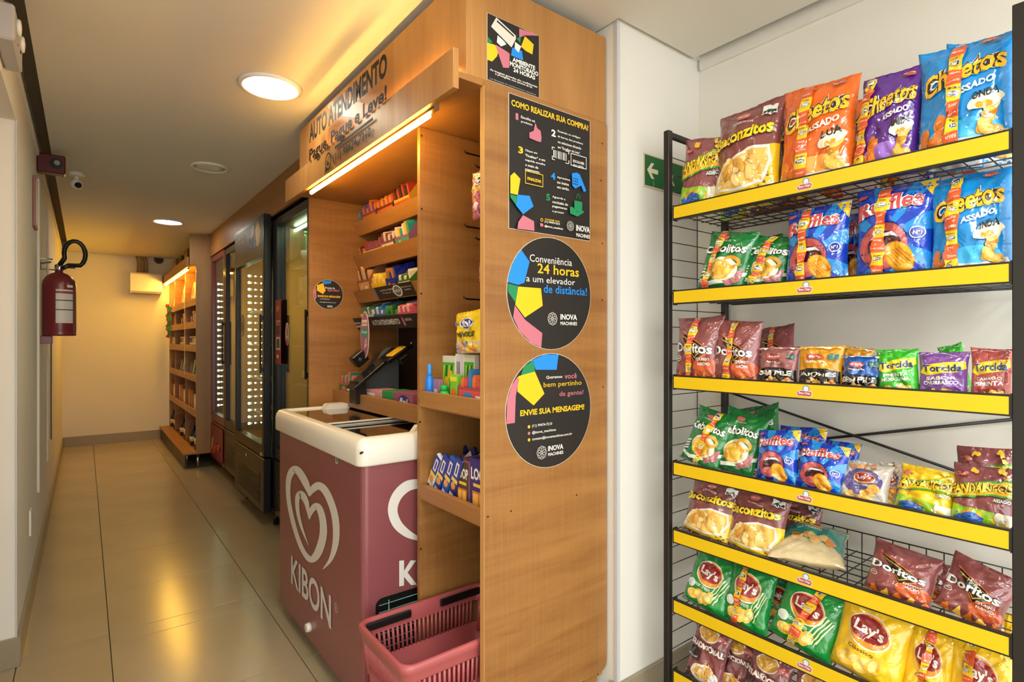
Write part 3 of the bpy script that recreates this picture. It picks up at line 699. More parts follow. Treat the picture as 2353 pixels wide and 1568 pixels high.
def art_fanda(A, yellow=False):
    A.poly([(-1,-1),(1,-1),(1,-.52),(.2,-.42),(-.5,-.40),(-1,-.30)],(150,196,40)); blobs(A,-.1,-.76,.8,.20,14,.12,[(240,196,30),(236,150,40),(150,200,50),(236,190,60)],8)
    A.poly([(-.70,-.72),(-.2,-.54),(.2,-.66),(.1,-.86),(-.5,-.94)],(30,90,170)); A.poly([(.50,-.94),(.94,-.94),(.94,-.44),(.50,-.44)],(228,222,196)); A.ell(.72,-.76,.14,.09,(236,196,60),14)
    A.poly([(-1,.26),(-.3,.34),(.4,.52),(1,.62),(1,.08),(.3,.02),(-.4,-.12),(-1,-.18)],(60,160,50)); A.poly([(-1,.22),(-.3,.30),(.4,.48),(1,.57),(1,.13),(.3,.07),(-.4,-.07),(-1,-.12)],(240,180,40))
    for c,o_ in (((60,30,20),.15),((250,212,40),.0)): A.text('FANDANGOS',-.94,-.04,.92,.26,c,.05+o_,rise=.26)
    A.text('ASSADO',.40,-.16,.88,-.05,(40,150,110),.12,rise=.06); A.text('ASSADO',.40,-.16,.88,-.05,(236,240,230),.04,rise=.06)
    blobs(A,.2,.72,.7,.16,5,.09,[(244,190,40),(250,206,80)],9); A.ell(-.6,.60,.18,.05,(210,110,96),12)
def art_nuts(A, word, c=(28,24,22)):
    A.poly([(-.96,-.12),(-.5,-.0),(.4,-.0),(.96,-.10),(.96,-.92),(-.96,-.92)],c); blobs(A,.0,-.64,.85,.18,18,.12,[(226,160,80),(214,140,60),(238,184,110)],4)
    A.text(word,-.84,-.38,.82,-.14,(238,234,224),.05); A.ell(-.1,.50,.40,.12,(200,86,76),16); A.text('elma chips',-.38,.44,.18,.56,(240,236,228),.04); A.text('AMENDOIM',-.5,.22,.3,.31,(238,230,214),.03)
    A.poly([(.5,.42),(.86,.42),(.86,.62),(.5,.62)],(70,120,110)); A.rect(-.92,.86,.92,.875,(240,230,210))
def art_torcida(A, l1, l2):
    A.poly([(-.92,.12),(-.7,.42),(.2,.56),(.92,.62),(.96,.34),(.7,.18),(0,.10),(-.6,.0)],(248,220,40)); A.text('Torcida',-.78,.13,.84,.42,(30,60,140),.06,rise=.08)
    A.text(l1,-.62,-.20,.62,-.06,(240,240,234),.05,rise=.06); A.text(l2,-.72,-.40,.70,-.24,(240,240,234),.06,rise=.06)
    blobs(A,.15,-.80,.72,.22,26,.15,[(240,190,70),(250,214,110),(226,170,50)],6); A.rect(-.96,.84,.96,.85,(240,240,236))
def art_lays(A, flav='Clássico', oval=(150,40,44), base=(244,196,28), chips=True):
    A.ell(.0,.22,.60,.44,(236,226,210),28,True,-8); A.ell(.0,.22,.56,.40,(238,150,40),28,True,-8); A.ell(-.02,.27,.54,.31,oval,26,True,-8)
    A.text("Lay's",-.42,.10,.40,.46,(240,236,228),.05,rise=-.10,slant=.06)
    A.text(flav,-.46,-.30,.24,-.20,(110,60,30) if base[0]>200 else (230,236,226),.02,rise=-.06)
    if chips:
        for k in range(4): A.ell(-.45+.24*k,-.62+.06*(k%2),.26,.17,[(246,206,96),(238,186,62)][k%2],18,True,20*k); A.ell(-.43+.24*k,-.60+.06*(k%2),.17,.10,(250,220,130),14,True,20*k)
def art_onion(A):
    art_lays(A,'sour cream',(150,40,44),(30,140,70))
    for k in range(4): A.poly([(.60+.07*k,.30-.04*k),(.64+.07*k,.30-.04*k),(.20+.12*k,-.66),(.14+.12*k,-.70)],(206,224,170),k==0)
    A.ell(-.62,-.28,.20,.14,(226,238,226),16)
def art_lays2(A, c=(96,84,140)):
    A.ell(.0,.0,.80,.62,c,28); A.ell(.05,.18,.46,.26,(236,190,60),22); A.ell(.05,.20,.42,.22,(160,50,50),22); A.text("Lay's",-.24,.10,.34,.32,(240,236,228),.05)
    A.text('AO FORNO',-.34,-.20,.38,-.12,(230,230,240),.03); blobs(A,.1,-.66,.6,.20,9,.19,[(240,190,100),(232,170,80),(246,206,130)],3); blobs(A,.0,.70,.8,.10,7,.13,[(190,130,90),(214,160,110)],5); A.ell(.5,-.28,.22,.18,(236,160,60),14)
def art_teal(A):
    A.poly([(-.98,-.50),(-.4,-.34),(.3,-.40),(.98,-.54),(.98,.96),(-.98,.96)],(36,140,126)); A.ell(.0,.46,.46,.26,(238,150,40),22); A.ell(.0,.50,.42,.20,(160,50,50),20); A.text("Lay's",-.28,.38,.28,.62,(240,236,228),.05)
    blobs(A,.0,-.30,.7,.16,9,.19,[(236,170,90),(226,140,60),(240,196,120)],4); A.text('AO FORNO',-.36,.06,.36,.14,(230,240,230),.03)
def art_straw(A):
    A.ell(-.10,.66,.56,.27,(234,228,214),24); A.ell(-.10,.66,.50,.23,(214,160,66),22); blobs(A,-.1,.66,.36,.15,20,.10,[(232,184,84),(206,150,50),(244,204,110)],5,6,.3)
    A.rect(-.92,-.34,-.20,.04,(34,28,28)); A.rect(-.92,.10,.92,.34,(112,58,58)); A.text('TRADICIONAL',-.90,.13,.90,.32,(242,238,230),.08); A.ell(.66,.66,.22,.10,(196,90,90),16); A.text('elma chips',.48,.62,.84,.70,(240,230,220),.03)
    A.text('BATATA PALHA',-.86,-.28,-.26,-.20,(230,226,220),.02); A.ell(.2,-.66,.66,.30,(238,232,220),24); blobs(A,.2,-.60,.48,.24,34,.15,[(240,190,90),(226,164,60),(206,140,44)],6,6,.22)
KINDS = {
 'cheetos_blue': ((22,142,222), lambda A: art_cheetos(A)), 'cheetos_orange': ((232,104,26), lambda A: art_cheetos(A,'LUA',(240,130,40))),
 'cheetos_purple': ((92,40,140), lambda A: art_cheetos(A,'MIX',(120,70,170))), 'ruffles': ((22,66,190), art_ruffles), 'doritos': ((142,76,76), art_doritos),
 'bacon': ((132,72,70), art_bacon), 'cebola': ((22,122,54), art_cebola), 'fanda': ((142,78,80), art_fanda), 'fanda_yellow': ((242,196,24), art_fanda),
 'nut_red': ((152,92,92), lambda A: art_nuts(A,'SEM PELE')), 'nut_gold': ((222,154,26), lambda A: art_nuts(A,'JAPONÊS')), 'nut_blue': ((30,92,176), lambda A: art_nuts(A,'SEM PELE')),
 'tor_green': ((60,180,40), lambda A: art_torcida(A,'PIMENTA','MEXICANA')), 'tor_purple': ((130,80,156), lambda A: art_torcida(A,'SABOR','CHURRASCO')), 'tor_red': ((186,84,78), lambda A: art_torcida(A,'CAMARÃO','PIMENTA')),
 'onion': ((24,140,60), art_onion), 'lays': ((244,196,28), lambda A: art_lays(A)), 'lays_purple': ((200,190,178), art_lays2), 'lays_teal': ((208,186,142), art_teal), 'straw': ((138,76,78), art_straw)}
def promo(x, tilt, seed):
    A = Art(); n = 7; w_ = .145
    def cx(y): return x+tilt*y
    for k in range(n):
        y0, y1 = -.94+1.88*k/n, -.94+1.88*(k+1)/n; odd = (k+seed)%2
        c = (246,206,24) if odd else (228,92,50)
        A.poly([(cx(y0)-w_,y0),(cx(y0)+w_,y0),(cx(y1)+w_,y1),(cx(y1)-w_,y1)],c,k==0)
    for k in range(n):
        y0, y1 = -.94+1.88*k/n, -.94+1.88*(k+1)/n; odd = (k+seed)%2; m = (y0+y1)/2
        if odd:
            A.ell(cx(m),m-.02,.115,.05,(236,236,230),10,k<2); A.ell(cx(m),m-.02,.105,.043,(44,52,110),10,k<2); A.text('500',cx(m)-.08,m-.045,cx(m)+.08,m+.005,(246,240,220),.05); A.text('PROMO',cx(m)-.10,m+.06,cx(m)+.10,m+.09,(120,40,80),.03)
        else:
            A.text('GANHE',cx(m)-.10,m+.05,cx(m)+.10,m+.085,(250,226,190),.03); A.text('NA HORA',cx(m)-.11,m-.09,cx(m)+.11,m-.06,(250,226,190),.03)
    return A
BAGN = [0]
BASE = Matrix(((0,0,-1),(-1,0,0),(0,1,0)))   # local x -> -Y, local y -> Z, local z -> -X
BAGDATA = {}
def orient(lean=0, roll=0, yaw=0, pitch=None):
    m = BASE @ Matrix.Rotation(R(yaw),3,'Y') @ Matrix.Rotation(R(-lean),3,'X') @ Matrix.Rotation(R(roll),3,'Z')
    return m.to_4x4()
def make_bag(kind, W, H, D, label, loc, rotm, strip=None, group=None, flat=False, art=True, name='snack_bag', reuse=None):
    BAGN[0] += 1
    root = empty(name, (0,0,0), label, 'snack bag', group); root.matrix_world = Matrix.Translation(loc) @ rotm
    if reuse is not None:
        for ch in [c for c in COL.objects if c.parent == reuse]:
            c = ch.copy(); COL.objects.link(c); c.parent = root
        return root
    b = Bag(W, H, D, BAGN[0]*13+5, flat); col, fn = KINDS[kind]
    b.body(film(col), root)
    if art:
        A = Art(); fn(A); A.mesh('print', root, b.at, film, cells=(2/Bag.NX, 2/Bag.NY), lift=.00022)
        if strip is not None:
            S = promo(strip[0], strip[1], BAGN[0]); o = S.mesh('promotion_strip', root, lambda x,y,h: b.at(x,y,h+.007), film, cells=(2/Bag.NX,2/Bag.NY), lift=.00022); o['label'] = 'yellow and orange promotional strip'
    return root
def shelf_bag(kind, uL, uR, vT, zs, label, X=1.560, lean=6, roll=0, yaw=0, strip=None, D=None, art=True, vB=None, hmax=None):
    pL, pR = px(uL,784,X=X), px(uR,784,X=X); W = pL.y-pR.y; Ym = (pL.y+pR.y)/2
    Xt = X+.12*math.sin(R(lean)); um = (uL+uR)/2
    zt = px(um, vT, X=Xt).z; zb = zs-.026; H = (zt-zb)/max(.4,math.cos(R(lean)))
    if hmax: H = min(H, hmax)
    W2 = W*1.02; D = D or min(.085, W2*.42)
    off = math.sin(R(roll))*H/2; 
    return make_bag(kind, W2, H, D, label, Vector((X, Ym-off*-1*0, zb+abs(math.sin(R(roll)))*W2/2*.9)), orient(lean, roll, yaw), strip, art=art)
B1 = [
 ('fanda',1562,1652,322,0,'maroon corn-snack bag with a green and yellow band, beside the post on the top shelf',dict(strip=None,roll=-4,yaw=8)),
 ('bacon',1640,1790,248,0,'maroon and yellow bacon-snack bag with yellow lettering on the top shelf',dict(roll=-1)),
 ('bacon',1778,1830,240,0,'maroon bag half hidden between the bacon-snack bag and the orange bag',dict(X=1.66,art=True)),
 ('cheetos_orange',1790,1968,190,0,'large orange puffed-snack bag on the top shelf',dict(strip=(-.22,.03),roll=0)),
 ('cheetos_purple',1962,2108,172,0,'purple puffed-snack bag with a strip on its edge, top shelf',dict(strip=(-.72,.10),roll=-3)),
 ('cheetos_blue',2104,2334,95,0,'big sky-blue puffed-snack bag at the end of the top shelf',dict(strip=(-.10,.02),D=.09)),
 ('cheetos_blue',2130,2260,105,0,'sky-blue bag peeping out behind the big one of the top shelf',dict(X=1.69,roll=-6)),
 ('cebola',1600,1712,545,1,'green onion-ring bag leaning over at the start of the second shelf',dict(roll=-10,strip=(-.35,.14),lean=10)),
 ('cebola',1695,1805,556,1,'green onion-ring bag squeezed against the smaller wavy-chip bag',dict(roll=-12,strip=(-.10,.18),X=1.575,lean=10)),
 ('ruffles',1803,1950,475,1,'smaller royal-blue wavy-chip bag on the second shelf, beside the green bags',dict(strip=(-.30,.04))),
 ('ruffles',1915,2010,490,1,'blue wavy-chip bag set back between two larger ones on the second shelf',dict(X=1.66)),
 ('ruffles',1962,2152,425,1,'largest royal-blue wavy-chip bag, middle of the second shelf',dict(strip=(-.22,.05),D=.09)),
 ('cheetos_blue',2138,2334,400,1,'sky-blue puffed-snack bag ending the second shelf',dict(strip=(-.30,.10),D=.09,roll=2)),
 ('doritos',1552,1656,730,2,'maroon tortilla-chip bag with a strip, first on the third shelf beside the corner post',dict(strip=(-.12,.10))),
 ('doritos',1640,1745,738,2,'maroon tortilla-chip bag with a strip, second on the third shelf',dict(strip=(-.12,.08))),
 ('doritos',1742,1830,757,2,'dark maroon bag slumped behind the small peanut bags',dict(X=1.67,roll=12,lean=22,strip=(-.1,.1))),
 ('nut_red',1742,1834,798,2,'small rose-brown peanut bag with a black band on the third shelf',dict(D=.045)),
 ('nut_gold',1832,1936,796,2,'small golden peanut bag with a black band on the third shelf',dict(D=.045)),
 ('nut_gold',1915,1990,802,2,'golden peanut bag hidden behind the blue and gold ones',dict(X=1.63,D=.04,roll=-8)),
 ('nut_blue',1934,2026,818,2,'small blue peanut bag with a black band on the third shelf',dict(D=.045)),
 ('tor_green',2018,2116,806,2,'bright green small snack bag with a yellow name band',dict(D=.045,roll=4)),
 ('tor_purple',2108,2226,810,2,'lilac small snack bag with a yellow name band',dict(D=.045)),
 ('tor_green',2180,2240,796,2,'green snack bag tucked behind the lilac and coral ones',dict(X=1.64,D=.04,roll=12)),
 ('tor_red',2228,2326,802,2,'coral red small snack bag with a yellow name band ending the third shelf',dict(D=.045)),
 ('cebola',1560,1650,950,3,'small green onion-ring bag with a strip, first on the fourth shelf',dict(roll=-14,lean=16,strip=(.1,.1),D=.05)),
 ('cebola',1632,1730,952,3,'small green onion-ring bag without a strip, facing out on the fourth shelf',dict(roll=-9,lean=16,X=1.575,D=.05)),
 ('cebola',1700,1800,945,3,'small green bag lying at the back of the fourth shelf',dict(X=1.68,roll=14,lean=20)),
 ('ruffles',1736,1834,992,3,'small blue wavy-chip bag nearest the green bags of the fourth shelf',dict(lean=14,D=.05,roll=3)),
 ('ruffles',1824,1938,1020,3,'small blue wavy-chip bag standing in front on the fourth shelf',dict(lean=14,D=.05,roll=-3)),
 ('ruffles',1780,1890,982,3,'small blue wavy-chip bag behind two others of its kind',dict(X=1.66,lean=14,D=.05)),
 ('ruffles',1880,1966,1015,3,'blue wavy-chip bag of which one corner shows behind the front one, fourth shelf',dict(X=1.66,lean=18,D=.05)),
 ('lays_purple',1924,2040,1062,3,'small baked-chip bag in cream and dusty violet',dict(lean=24,D=.05)),
 ('lays_purple',2010,2072,1064,3,'cream and violet bag edge with a strip beside the yellow bag',dict(X=1.60,lean=20,D=.04,strip=(.0,.0))),
 ('fanda_yellow',2050,2186,1078,3,'yellow corn-snack bag tilted back on the fourth shelf',dict(lean=20,roll=-5,D=.05)),
 ('fanda',2180,2332,1072,3,'maroon corn-snack bag at the end of the fourth shelf',dict(lean=18,D=.06)),
 ('fanda',2190,2330,1030,3,'maroon bag standing behind the last one of the fourth shelf',dict(X=1.68,lean=12)),
 ('bacon',1566,1682,1108,4,'maroon and yellow bacon-snack bag, first on the fifth shelf',dict(lean=18,roll=-4)),
 ('bacon',1668,1796,1132,4,'maroon and yellow bacon-snack bag, second on the fifth shelf, facing out',dict(lean=16,roll=-2)),
 ('bacon',1770,1880,1150,4,'bacon-snack bag in shade further in on the fifth shelf',dict(X=1.68,lean=14)),
 ('doritos',1982,2140,1262,4,'maroon tortilla-chip bag next to the lying teal bag',dict(lean=22,roll=-6)),
 ('doritos',2080,2180,1285,4,'tortilla-chip bag between two others on the fifth shelf',dict(X=1.66,lean=18)),
 ('doritos',2140,2300,1300,4,'maroon tortilla-chip bag tilted over at the end of the fifth shelf',dict(lean=24,roll=-13)),
 ('onion',1566,1672,1275,5,'green potato-chip bag slumped beside the corner post',dict(lean=24,roll=-6)),
 ('onion',1658,1762,1296,5,'green potato-chip bag with a strip, second on the sixth shelf',dict(lean=20,roll=-2,strip=(-.25,0))),
 ('onion',1762,1912,1348,5,'green potato-chip bag with a tilted strip beside the large yellow bag',dict(lean=22,roll=-10,strip=(.05,.18))),
 ('onion',1750,1830,1330,5,'dark green bag at the back of the sixth shelf',dict(X=1.68,lean=18)),
 ('lays',1902,2078,1390,5,'large plain yellow potato-chip bag without a strip',dict(lean=20,roll=-5,D=.09)),
 ('lays',2066,2182,1448,5,'yellow potato-chip bag with a strip, beside the large plain yellow one',dict(lean=18,roll=-2,strip=(-.05,.1))),
 ('lays',2170,2326,1478,5,'yellow potato-chip bag with a strip at the end of the sixth shelf',dict(lean=18,strip=(-.30,.02))),
 ('lays',2250,2340,1410,5,'yellow bag standing behind at the end of the sixth shelf',dict(X=1.70,lean=12)),
 ('straw',1574,1655,1434,6,'maroon straw-potato bag with a round bowl picture, first on the lowest shelf',dict(lean=16,roll=-6,D=.05)),
 ('straw',1640,1718,1462,6,'maroon straw-potato bag, second on the lowest shelf',dict(lean=16,roll=-6,X=1.60,D=.05)),
 ('straw',1704,1800,1502,6,'maroon straw-potato bag in the middle of the lowest shelf',dict(lean=16,roll=-4,D=.05)),
 ('straw',1806,1900,1545,6,'maroon straw-potato bag cut by the picture edge',dict(lean=16,roll=-4,D=.05)),
]
made = []
for (k, uL, uR, vT, si, lab, kw) in B1:
    made.append((k, si, uL, shelf_bag(k, uL, uR, vT, ZS[si], lab, **kw)))
# the teal bag lying flat on the fifth shelf
pl = px(1890,1300,Z=.66)
make_bag('lays_teal', .19, .215, .085, 'teal and beige potato-chip bag lying flat on the fifth shelf', Vector((1.548,.690,.668)), Matrix.Rotation(R(-72),4,'Z') @ Matrix.Rotation(R(8),4,'X'), flat=True)
# back row on the two upper shelves, seen from below through the wires
KC = {'fanda':'maroon corn-snack','bacon':'maroon bacon-snack','cheetos_orange':'orange puffed-snack','cheetos_purple':'purple puffed-snack','cheetos_blue':'sky-blue puffed-snack','cebola':'green onion-ring','ruffles':'royal-blue wavy-chip'}
for si, src in ((0,(0,1,3,4,5)), (1,(7,9,12))):
    for n_, q in enumerate(src):
        k, s_, uL, o = made[q]
        c = o.location
        make_bag(k, 0,0,0, '%s bag of the back row, glimpsed from below through the %s shelf' % (KC[k], 'top' if si==0 else 'second'), Vector((1.765, min(max(c.y+(.01 if n_%2 else -.01),.37),1.0), c.z)), orient(3,0,0), group='back row of bags on the %s shelf' % ('top' if si==0 else 'second'), reuse=o)
# ================================================================== CHEST FREEZER
M_mar = noise_mat('freezer_maroon', (128,68,70), (134,74,76), (1,1,3), .32, coat=.25)
FX0,FX1,FY0,FY1 = .722,1.375,1.728,2.715
fz = empty('chest_freezer', (FX0,FY0,0), 'maroon ice cream chest freezer with white rim, heart mark and lettering', 'freezer')
def fp(mb, name, parent=None):
    o = mb.build(name, parent or fz)
    if parent is None: o.location = (-FX0,-FY0,0)
    return o
body = fp(MB().prism(rrect(FX0,FY0,FX1,FY1,.02,3),2,.055,.862,M_mar), 'body')
def ring_rr(mb, x0,y0,x1,y1, prof, r, m):
    """rounded rectangular rim: prof = (inset, z)"""
    rings = []
    for (ins, z) in prof:
        rings.append([(p[0],p[1],z) for p in rrect(x0+ins,y0+ins,x1-ins,y1-ins,max(r-ins,.004),5)])
    n = len(rings[0]); vs = [q for g in rings for q in g]; fs = []
    for k in range(len(rings)-1):
        for i in range(n): fs.append((k*n+i,k*n+(i+1)%n,(k+1)*n+(i+1)%n,(k+1)*n+i))
    mb.add(vs, fs, m, True); return mb
rim = MB(); ring_rr(rim, FX0-.018,FY0-.014,FX1+.01,FY1+.018, [(.018,.856),(.003,.856),(0,.862),(0,.915),(.004,.932),(.014,.945),(.030,.950),(.044,.948),(.048,.938),(.048,.90)], .035, M_white)
fp(rim, 'rim')
M_lid = glass_mat('lid_glass', (.42,.38,.30), .04, 1.6)
lx0, lx1 = FX0+.030, FX1-.038
M_inner = mat('freezer_inside', (70,60,48), .6)
fp(MB().box((lx0,FY0+.034,.80),(lx1,FY1-.03,.81),M_inner), 'liner')
l1 = fp(MB().box((lx0,FY0+.036,.925),(lx1,2.17,.930),M_lid), 'sliding_lid'); 
MB().box((lx0,2.155,.9305),(lx1,2.172,.938),M_white).box((lx0,FY0+.036,.9305),(lx1,FY0+.046,.936),M_white).build('lid_edge', l1)
MB().prism([(.92,.93),(.95,.965),(1.06,.965),(1.09,.93)],1,1.775,1.80,M_white).build('handle', l1)
l2 = fp(MB().box((lx0,2.15,.936),(lx1,FY1-.03,.941),M_lid), 'sliding_lid')
MB().box((lx0,2.148,.9412),(lx1,2.160,.946),M_white).build('lid_edge', l2)
MB().prism([(.91,.941),(.92,.962),(.93,.966),(1.01,.966),(1.02,.962),(1.03,.941)],1,2.62,2.68,M_white).build('handle', l2)
for x,y in ((FX0+.06,FY1-.05),(FX0+.06,FY0+.08),(FX1-.06,FY0+.08),(FX1-.06,FY1-.05)):
    fp(MB().cyl((x-.012,y,.028),(x+.012,y,.028),.028,M_blackp,16).box((x-.014,y-.02,.03),(x+.014,y+.02,.056),M_blackp), 'caster')
WHF = (216,212,202)
class PlaneArt(Art):
    def __init__(s, X=None, Y=None): super().__init__(); s.X = X; s.Y = Y
    def q(s, u, v):
        p = px(u, v, X=s.X, Y=s.Y); return (-p.y, p.z) if s.X is not None else (p.x, p.z)
    def ribbon(s, pts, c):
        """pts: (u, v, width in the picture) along the stroke, smoothed"""
        P = []
        for i in range(len(pts)-1):
            p0 = pts[max(i-1,0)]; p1 = pts[i]; p2 = pts[i+1]; p3 = pts[min(i+2,len(pts)-1)]
            for k in range(6):
                t = k/6.; P.append(tuple(.5*((2*p1[j])+(-p0[j]+p2[j])*t+(2*p0[j]-5*p1[j]+4*p2[j]-p3[j])*t*t+(-p0[j]+3*p1[j]-3*p2[j]+p3[j])*t**3) for j in range(3)))
        P.append(pts[-1]); vs = []; fs = []
        for i, p in enumerate(P):
            a = P[max(i-1,0)]; b = P[min(i+1,len(P)-1)]; dx, dy = b[0]-a[0], b[1]-a[1]; d = math.hypot(dx,dy) or 1
            wd = max(p[2],1)/2; vs += [s.q(p[0]-dy/d*wd, p[1]+dx/d*wd), s.q(p[0]+dy/d*wd, p[1]-dx/d*wd)]
        for i in range(len(P)-1): fs.append((2*i,2*i+1,2*i+3,2*i+2))
        return s._a(vs, fs, c)
def cr(pts, ox=620, oy=920, sc=2.42): return [(ox+a/sc, oy+b/sc, w_/sc) for a,b,w_ in pts]
A = PlaneArt(X=FX0)
A.ribbon(cr([(296,940,4),(340,885,22),(366,800,34),(370,700,38),(352,600,38),(312,508,40),(272,476,42),(236,500,34),(222,534,8)]), WHF)
A.ribbon(cr([(222,534,8),(205,470,36),(165,400,40),(132,388,40),(107,440,30),(105,540,24),(124,650,24),(158,770,24),(195,852,26),(232,886,36),(268,852,44),(296,765,42),(298,680,38),(280,608,36),(256,590,36),(232,618,28),(221,662,5)]), WHF)
A.ribbon(cr([(221,662,5),(206,570,28),(176,522,36),(156,545,26),(158,620,20),(180,710,15),(217,806,2)]), WHF)
A.text('KIBON', -2.512, .200, -2.015, .326, WHF, .035, res=4)
A.ring(-1.962, .302, .016, .018, .0025, WHF, 18); A.text('R', -1.967, .295, -1.957, .309, WHF, .01)
A.mesh('white_lettering', fz, lambda x,y,h: (-.0004-h, -x-FY0, y), lambda c: mat('vinyl_white',c,.4))
fz.children[-1].location = (0,0,0)
q = px(774,1057,X=FX0); E = Art(); E.rect(-q.y-.012,q.z-.014,-q.y+.012,q.z+.014,(190,200,184)); E.ell(-q.y+.001,q.z,.007,.010,(24,110,80),12); E.mesh('energy_label', fz, lambda x,y,h:(-.0004-h,-x-FY0,y), lambda c: ink(c))
q = px(713,1441,X=FX0); fp(MB().cyl((FX0,q.y,q.z),(FX0-.018,q.y,q.z),.019,M_white,18,.016), 'drain_plug')
A = PlaneArt(Y=FY0)
A.ribbon([(960,1112,22),(935,1118,24),(912,1140,23),(902,1172,22),(912,1204,22),(935,1226,18),(960,1238,10)], WHF)
A.poly([A.q(917,1289),A.q(928,1288),A.q(928,1346),A.q(917,1348)], WHF); A.poly([A.q(928,1312),A.q(943,1288),A.q(956,1288),A.q(936,1316),A.q(958,1344),A.q(944,1345),A.q(928,1326)], WHF)
A.mesh('white_mark', fz, lambda x,y,h: (x-FX0, -.0004-h, y), lambda c: mat('vinyl_white',c,.4))
# black grille low on the near end with light wires
g = MB().prism(rrect(FX0+.045,.07,FX1-.08,.405,.025,4),1,FY0-.0012,FY0-.0004,M_blackp)
gr = fp(g, 'grille'); gw = MB(); M_wire = mat('wire_teal',(110,160,150),.35,.6)
for i in range(13): z = .09+i*.0245; gw.cyl((FX0+.055-FX0,-.006,z),(FX1-.09-FX0,-.006,z),.0018,M_wire,6)
for x in (.09,.30,.50): gw.cyl((x,-.0075,.08),(x,-.0075,.395),.0022,M_wire,6)
o = gw.build('grille_wires', fz)
q = px(836,1062,X=FX0-.018); fp(MB().cyl((FX0-.002,FY0-.006,.905),(FX0-.014,FY0-.018,.905),.004,M_blackp,8), 'rim_screw')

# ================================================================== SHOPPING BASKETS
M_bask = mat('basket_plastic', (172,84,86), .36, coat=.15)
def basket(z0, label, rear):
    t = empty('shopping_basket', (.9,1.48,z0), label, 'basket')
    W, L, Hh = .150, .225, .40     # half width (Y), half length (X), height; origin at base centre
    def rect_at(z, grow=0):
        k = z/Hh; return (-L+.035*(1-k)-grow, -W+.022*(1-k)-grow, L-.035*(1-k)+grow, W-.022*(1-k)+grow)
    mb = MB(); rings = []
    for (z, gr_) in ((Hh-.052,.000),(Hh-.050,.008),(Hh-.046,.010),(Hh-.026,.010),(Hh-.022,.013),(Hh-.006,.013),(Hh,.009),(Hh,.003),(Hh-.004,-.002),(Hh-.052,-.003)):
        x0,y0,x1,y1 = rect_at(z, gr_); rings.append([(p[0],p[1],z) for p in rrect(x0,y0,x1,y1,.034,5)])
    n = len(rings[0]); vs = [q for g in rings for q in g]; fs = []
    for k in range(len(rings)-1):
        for i in range(n): fs.append((k*n+i,k*n+(i+1)%n,(k+1)*n+(i+1)%n,(k+1)*n+i))
    mb.add(vs, fs, M_bask, True); mb.build('rim', t)
    # lower wall: closed skin, slotted band above it
    zt = Hh-.125; lo = rrect(*rect_at(0), .03, 5); up_ = rrect(*rect_at(zt), .033, 5); n = len(lo)
    lo2 = rrect(*rect_at(0,-.0025), .03, 5); up2 = rrect(*rect_at(zt,-.0025), .033, 5)
    vs = [(p[0],p[1],0) for p in lo]+[(p[0],p[1],zt) for p in up_]+[(p[0],p[1],zt) for p in up2]+[(p[0],p[1],.003) for p in lo2]
    fs = [(k*n+i,k*n+(i+1)%n,(k+1)*n+(i+1)%n,(k+1)*n+i) for k in range(3) for i in range(n)]
    m2 = MB(); m2.add(vs, fs, M_bask, True); m2.add(vs[:n], [tuple(range(n))], M_bask); m2.build('wall', t)
    bars = MB(); x0,y0,x1,y1 = rect_at(Hh-.05); a0,b0,a1,b1 = rect_at(zt)
    for i in range(24):
        f = (i+.5)/24
        if False: continue
        for (yy, bb) in ((y0,b0),(y1,b1)):
            xa = a0+.03+(a1-a0-.06)*f; xb = x0+.03+(x1-x0-.06)*f
            bars.tube([(xa,bb,zt-.002),(xb,yy,Hh-.049)],.0048,M_bask,5)
    for i in range(18):
        f = (i+.5)/18
        for (xx, aa) in ((x0,a0),(x1,a1)):
            ya = b0+.03+(b1-b0-.06)*f; yb = y0+.03+(y1-y0-.06)*f
            bars.tube([(aa,ya,zt-.002),(xx,yb,Hh-.049)],.0042,M_bask,5)
    for sx in (-1,1):
        for sy in (-1,1): bars.tube([(sx*(L-.022),sy*(W-.022),zt-.03),(sx*(L-.010),sy*(W-.012),Hh-.045)],.010,M_bask,8)
    bars.build('slotted_band', t)
    if rear:
        for a, b in ((-.215,-.06),(.05,.21)):
            MB().box((a,W-.022,Hh-.030),(b,W-.010,Hh-.006),M_blackp,bev=.003).build('handle', t)
        E = Art(); E.text('INOVA', .045,.225,.125,.248,(34,22,26),.07,slant=.15); E.text('MACHINES',.045,.210,.125,.220,(34,22,26),.04); flower(E,.005,.232,.024,(60,30,36))
        E.mesh('printed_mark', t, lambda x,y,h: (x,-(W-.022*(1-y/Hh))-.0012-h,y), lambda c: ink(c))
    return t
basket(.001, 'tall rose red plastic shopping basket with black handles beside the freezer', True)

